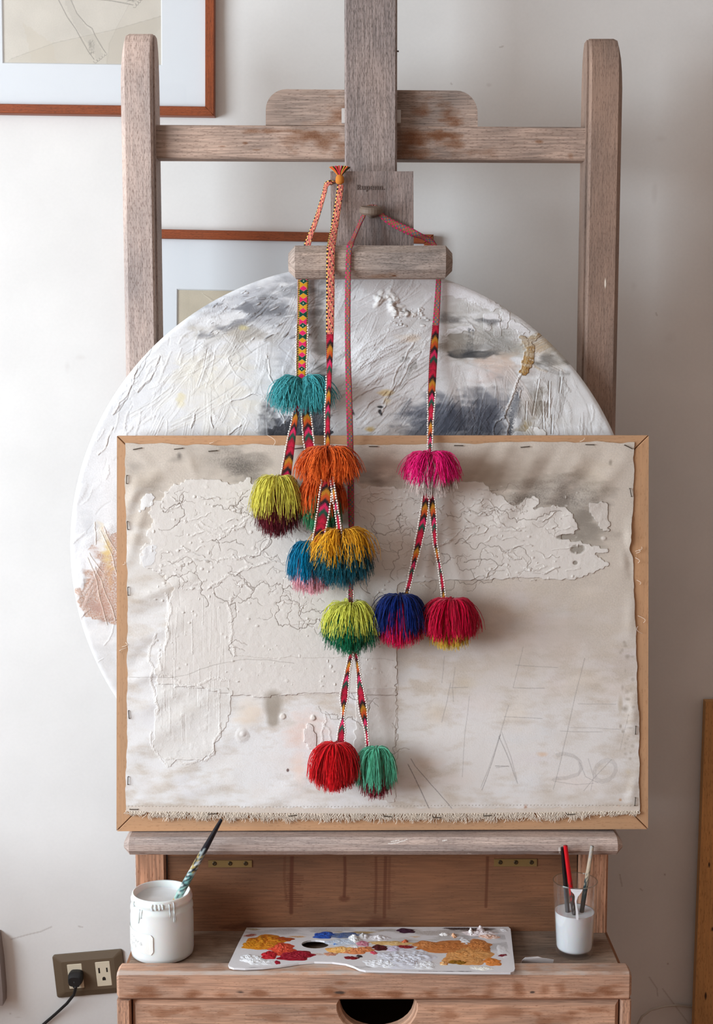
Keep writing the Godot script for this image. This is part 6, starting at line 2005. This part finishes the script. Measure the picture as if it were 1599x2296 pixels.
func wall_things() -> void:
	print("wall things")
	# double socket
	var c := spot(202, 2181, WALL_Z)
	var o := thing("power_outlet", "brown wall plate with two cream sockets on the wall beside the tray", "outlet", c)
	o.rotation_degrees.z = 5.2
	var w := 0.064
	var h := 0.0405
	var ring := func(ww: float, hh: float, z: float, rad: float) -> PackedVector3Array:
		var r := PackedVector3Array()
		for k in 20:
			var a := TAU * (k + 0.5) / 20.0
			r.append(Vector3(clampf(cos(a) * 9.0, -1, 1) * (ww - rad) + cos(a) * rad, clampf(sin(a) * 9.0, -1, 1) * (hh - rad) + sin(a) * rad, z))
		return r
	var m := M.new()
	m.loft([ring.call(w, h, 0.0003, 0.005), ring.call(w, h, 0.004, 0.005), ring.call(w - 0.001, h - 0.001, 0.005, 0.005), ring.call(w - 0.016, h - 0.012, 0.0095, 0.003)], false)
	lpart(o, "wall_plate", m, stuff(rgb(104, 88, 70), 0.5))
	for s in [-1, 1]:
		m = M.new()
		var x: float = -0.0245 if s < 0 else 0.0265
		m.box(Vector3(x - 0.0135, -0.0232, 0.006), Vector3(x + 0.0135, 0.0232, 0.0102), 0.0008)
		var sock := lpart(o, "socket", m, stuff(rgb(222, 210, 186), 0.4))
		if s < 0:
			continue
		var hole := stuff(rgb(40, 32, 26), 0.8)
		for q in [[-0.0072, 0.007, 0.0016, 0.0050], [0.0070, 0.0072, 0.0014, 0.0042]]:
			m = M.new()
			m.box(Vector3(x + q[0] - q[2], q[1] - q[3], 0.0095), Vector3(x + q[0] + q[2], q[1] + q[3], 0.01035), 0.0001)
			lpart(sock, "slot", m, hole)
		m = M.new()
		var g := PackedVector3Array()
		var g2 := PackedVector3Array()
		for k in 13:
			var a := PI * k / 12.0
			g.append(Vector3(x + cos(a) * 0.0031, -0.0090 + sin(a) * 0.0036, 0.01035))
			g2.append(Vector3(x + cos(a) * 0.0031, -0.0090 + sin(a) * 0.0036, 0.0095))
		g.append_array([Vector3(x - 0.0031, -0.012, 0.01035), Vector3(x + 0.0031, -0.012, 0.01035)])
		g2.append_array([Vector3(x - 0.0031, -0.012, 0.0095), Vector3(x + 0.0031, -0.012, 0.0095)])
		m.loft([g, g2], false)
		lpart(sock, "slot", m, hole)
	# plug and its cord
	var zp := WALL_Z + 0.0105
	var pc := spot(172, 2187, zp)
	var plug := thing("power_plug", "black plug and cord in the left socket of the wall plate", "plug", pc)
	var black := stuff(rgb(36, 35, 36), 0.45)
	m = M.new()
	var rings := []
	for q in [[0.0, 0.0125, 0.0115, 0.0], [0.010, 0.0135, 0.0115, 0.0], [0.017, 0.0125, 0.0105, -0.001], [0.021, 0.0105, 0.0085, -0.003]]:
		var r := PackedVector3Array()
		for k in 20:
			var a := TAU * k / 20.0
			r.append(pc + Vector3(signf(cos(a)) * pow(absf(cos(a)), 0.6) * q[1], signf(sin(a)) * pow(absf(sin(a)), 0.6) * q[2] + q[3], q[0]))
		rings.append(r)
	m.loft(rings, true)
	var p1 := pc + Vector3(0.0, -0.006, 0.012)
	var p2 := spot(171, 2214, zp + 0.016)
	m.tube(PackedVector3Array([p1, p1.lerp(p2, 0.3), p1.lerp(p2, 0.55), p1.lerp(p2, 0.8), p2]), PackedFloat32Array([0.010, 0.0085, 0.0072, 0.0062, 0.0055]), 14, Color.WHITE, Color.WHITE, true)
	part(plug, "plug_body", m, black)
	m = M.new()
	var cord := PackedVector3Array()
	var cc := Curve3D.new()
	for q in [[171, 2210, 0.025], [166, 2230, 0.022], [150, 2250, 0.015], [124, 2274, 0.008], [96, 2298, 0.006], [60, 2330, 0.006], [30, 2400, 0.006], [10, 2700, 0.006]]:
		var v := spot(q[0], q[1], WALL_Z + q[2])
		cc.add_point(v)
	for k in range(1, cc.point_count - 1):
		var tan := (cc.get_point_position(k + 1) - cc.get_point_position(k - 1)) * 0.2
		cc.set_point_in(k, -tan)
		cc.set_point_out(k, tan)
	for v in cc.get_baked_points():
		cord.append(v)
	cord.append(Vector3(cord[cord.size() - 1].x, 0.003, WALL_Z + 0.01))
	m.tube(cord, PackedFloat32Array([0.0028]), 10, Color.WHITE, Color.WHITE)
	part(plug, "cord", m, black)
	# wooden panel leaning at the right
	var tl := spot(1583, 1573, WALL_Z + 0.022)
	var bl := spot(1557, 2296, WALL_Z + 0.045)
	var dir := bl - tl
	var foot := tl + dir * (tl.y / -dir.y)
	m = M.new()
	var f0 := PackedVector3Array([tl, tl + Vector3(0.5, 0, 0), foot + Vector3(0.5, 0, 0), foot])
	var f1 := PackedVector3Array()
	for q in f0:
		f1.append(q - Vector3(0, 0, 0.018))
	m.cap_turn = true
	m.cap_at = Vector2(tl.x - 0.05, tl.y)
	m.cap_size = Vector2(0.25, 1.0)
	m.loft([f0, f1], false)
	var tx := wood(1024, 256, 170, rgb(204, 152, 96), rgb(140, 94, 52), 0.10, 0.18, 175)
	for s in [[420, 70, 5, 2], [424, 74, 6, 2], [432, 78, 7, 2], [10, 66, 8, 3], [300, 62, 6, 2], [545, 60, 8, 2]]:
		tx.blob(s[0], s[1], s[2], s[3], rgb(46, 30, 20), 0.9, 0.6, 0.6)
	var panel := part(self, "wooden_panel", m, wood_mat(tx, 0.02, 0.6))
	tag(panel, "ochre wooden panel leaning against the wall at the right edge", "panel")
	# pale cable
	m = M.new()
	cc = Curve3D.new()
	for q in [[1422, 2330], [1429, 2300], [1440, 2279], [1460, 2264], [1490, 2256], [1522, 2254], [1560, 2258], [1600, 2268], [1650, 2300]]:
		cc.add_point(spot(q[0], q[1], WALL_Z + (0.006 if q[0] > 1500 else 0.02)))
	for k in range(1, cc.point_count - 1):
		var tan := (cc.get_point_position(k + 1) - cc.get_point_position(k - 1)) * 0.22
		cc.set_point_in(k, -tan)
		cc.set_point_out(k, tan)
	cord = PackedVector3Array()
	var first := cc.get_point_position(0)
	cord.append(Vector3(first.x - 0.01, 0.003, first.z + 0.02))
	for v in cc.get_baked_points():
		cord.append(v)
	m.tube(cord, PackedFloat32Array([0.0022]), 10, Color.WHITE, Color.WHITE)
	var cable := part(self, "cable", m, stuff(rgb(196, 188, 178), 0.5))
	tag(cable, "thin pale cable arching behind the leaning wooden panel", "cable")
	# corner of a grey box fixed to the wall at the far left
	m = M.new()
	slab(m, [[-110, 2100], [-8, 2100], [0, 2158], [6, 2230], [6, 2255], [-110, 2255]], WALL_Z + 0.03, WALL_Z + 0.0005)
	var bx := part(self, "wall_box", m, stuff(rgb(140, 126, 120), 0.6))
	tag(bx, "edge of a grey box fixed to the wall at the left border", "box")
	# unseen table added under the window to shade the foot of the wall
	var t := thing("added_shade_table", "unseen table added under the window to shade the lower wall", "table", Vector3(-1.5, 0, 0.5))
	var tm := stuff(rgb(150, 112, 84), 0.6)
	m = M.new()
	m.box(Vector3(-2.1, 0.79, -0.25), Vector3(-1.15, 0.82, 0.9), 0.002)
	part(t, "tabletop", m, tm)
	for q in [[-2.06, -0.21], [-1.19, -0.21], [-2.06, 0.86], [-1.19, 0.86]]:
		m = M.new()
		m.box(Vector3(q[0] - 0.03, 0.0, q[1] - 0.03), Vector3(q[0] + 0.03, 0.789, q[1] + 0.03), 0.002)
		part(t, "leg", m, tm)
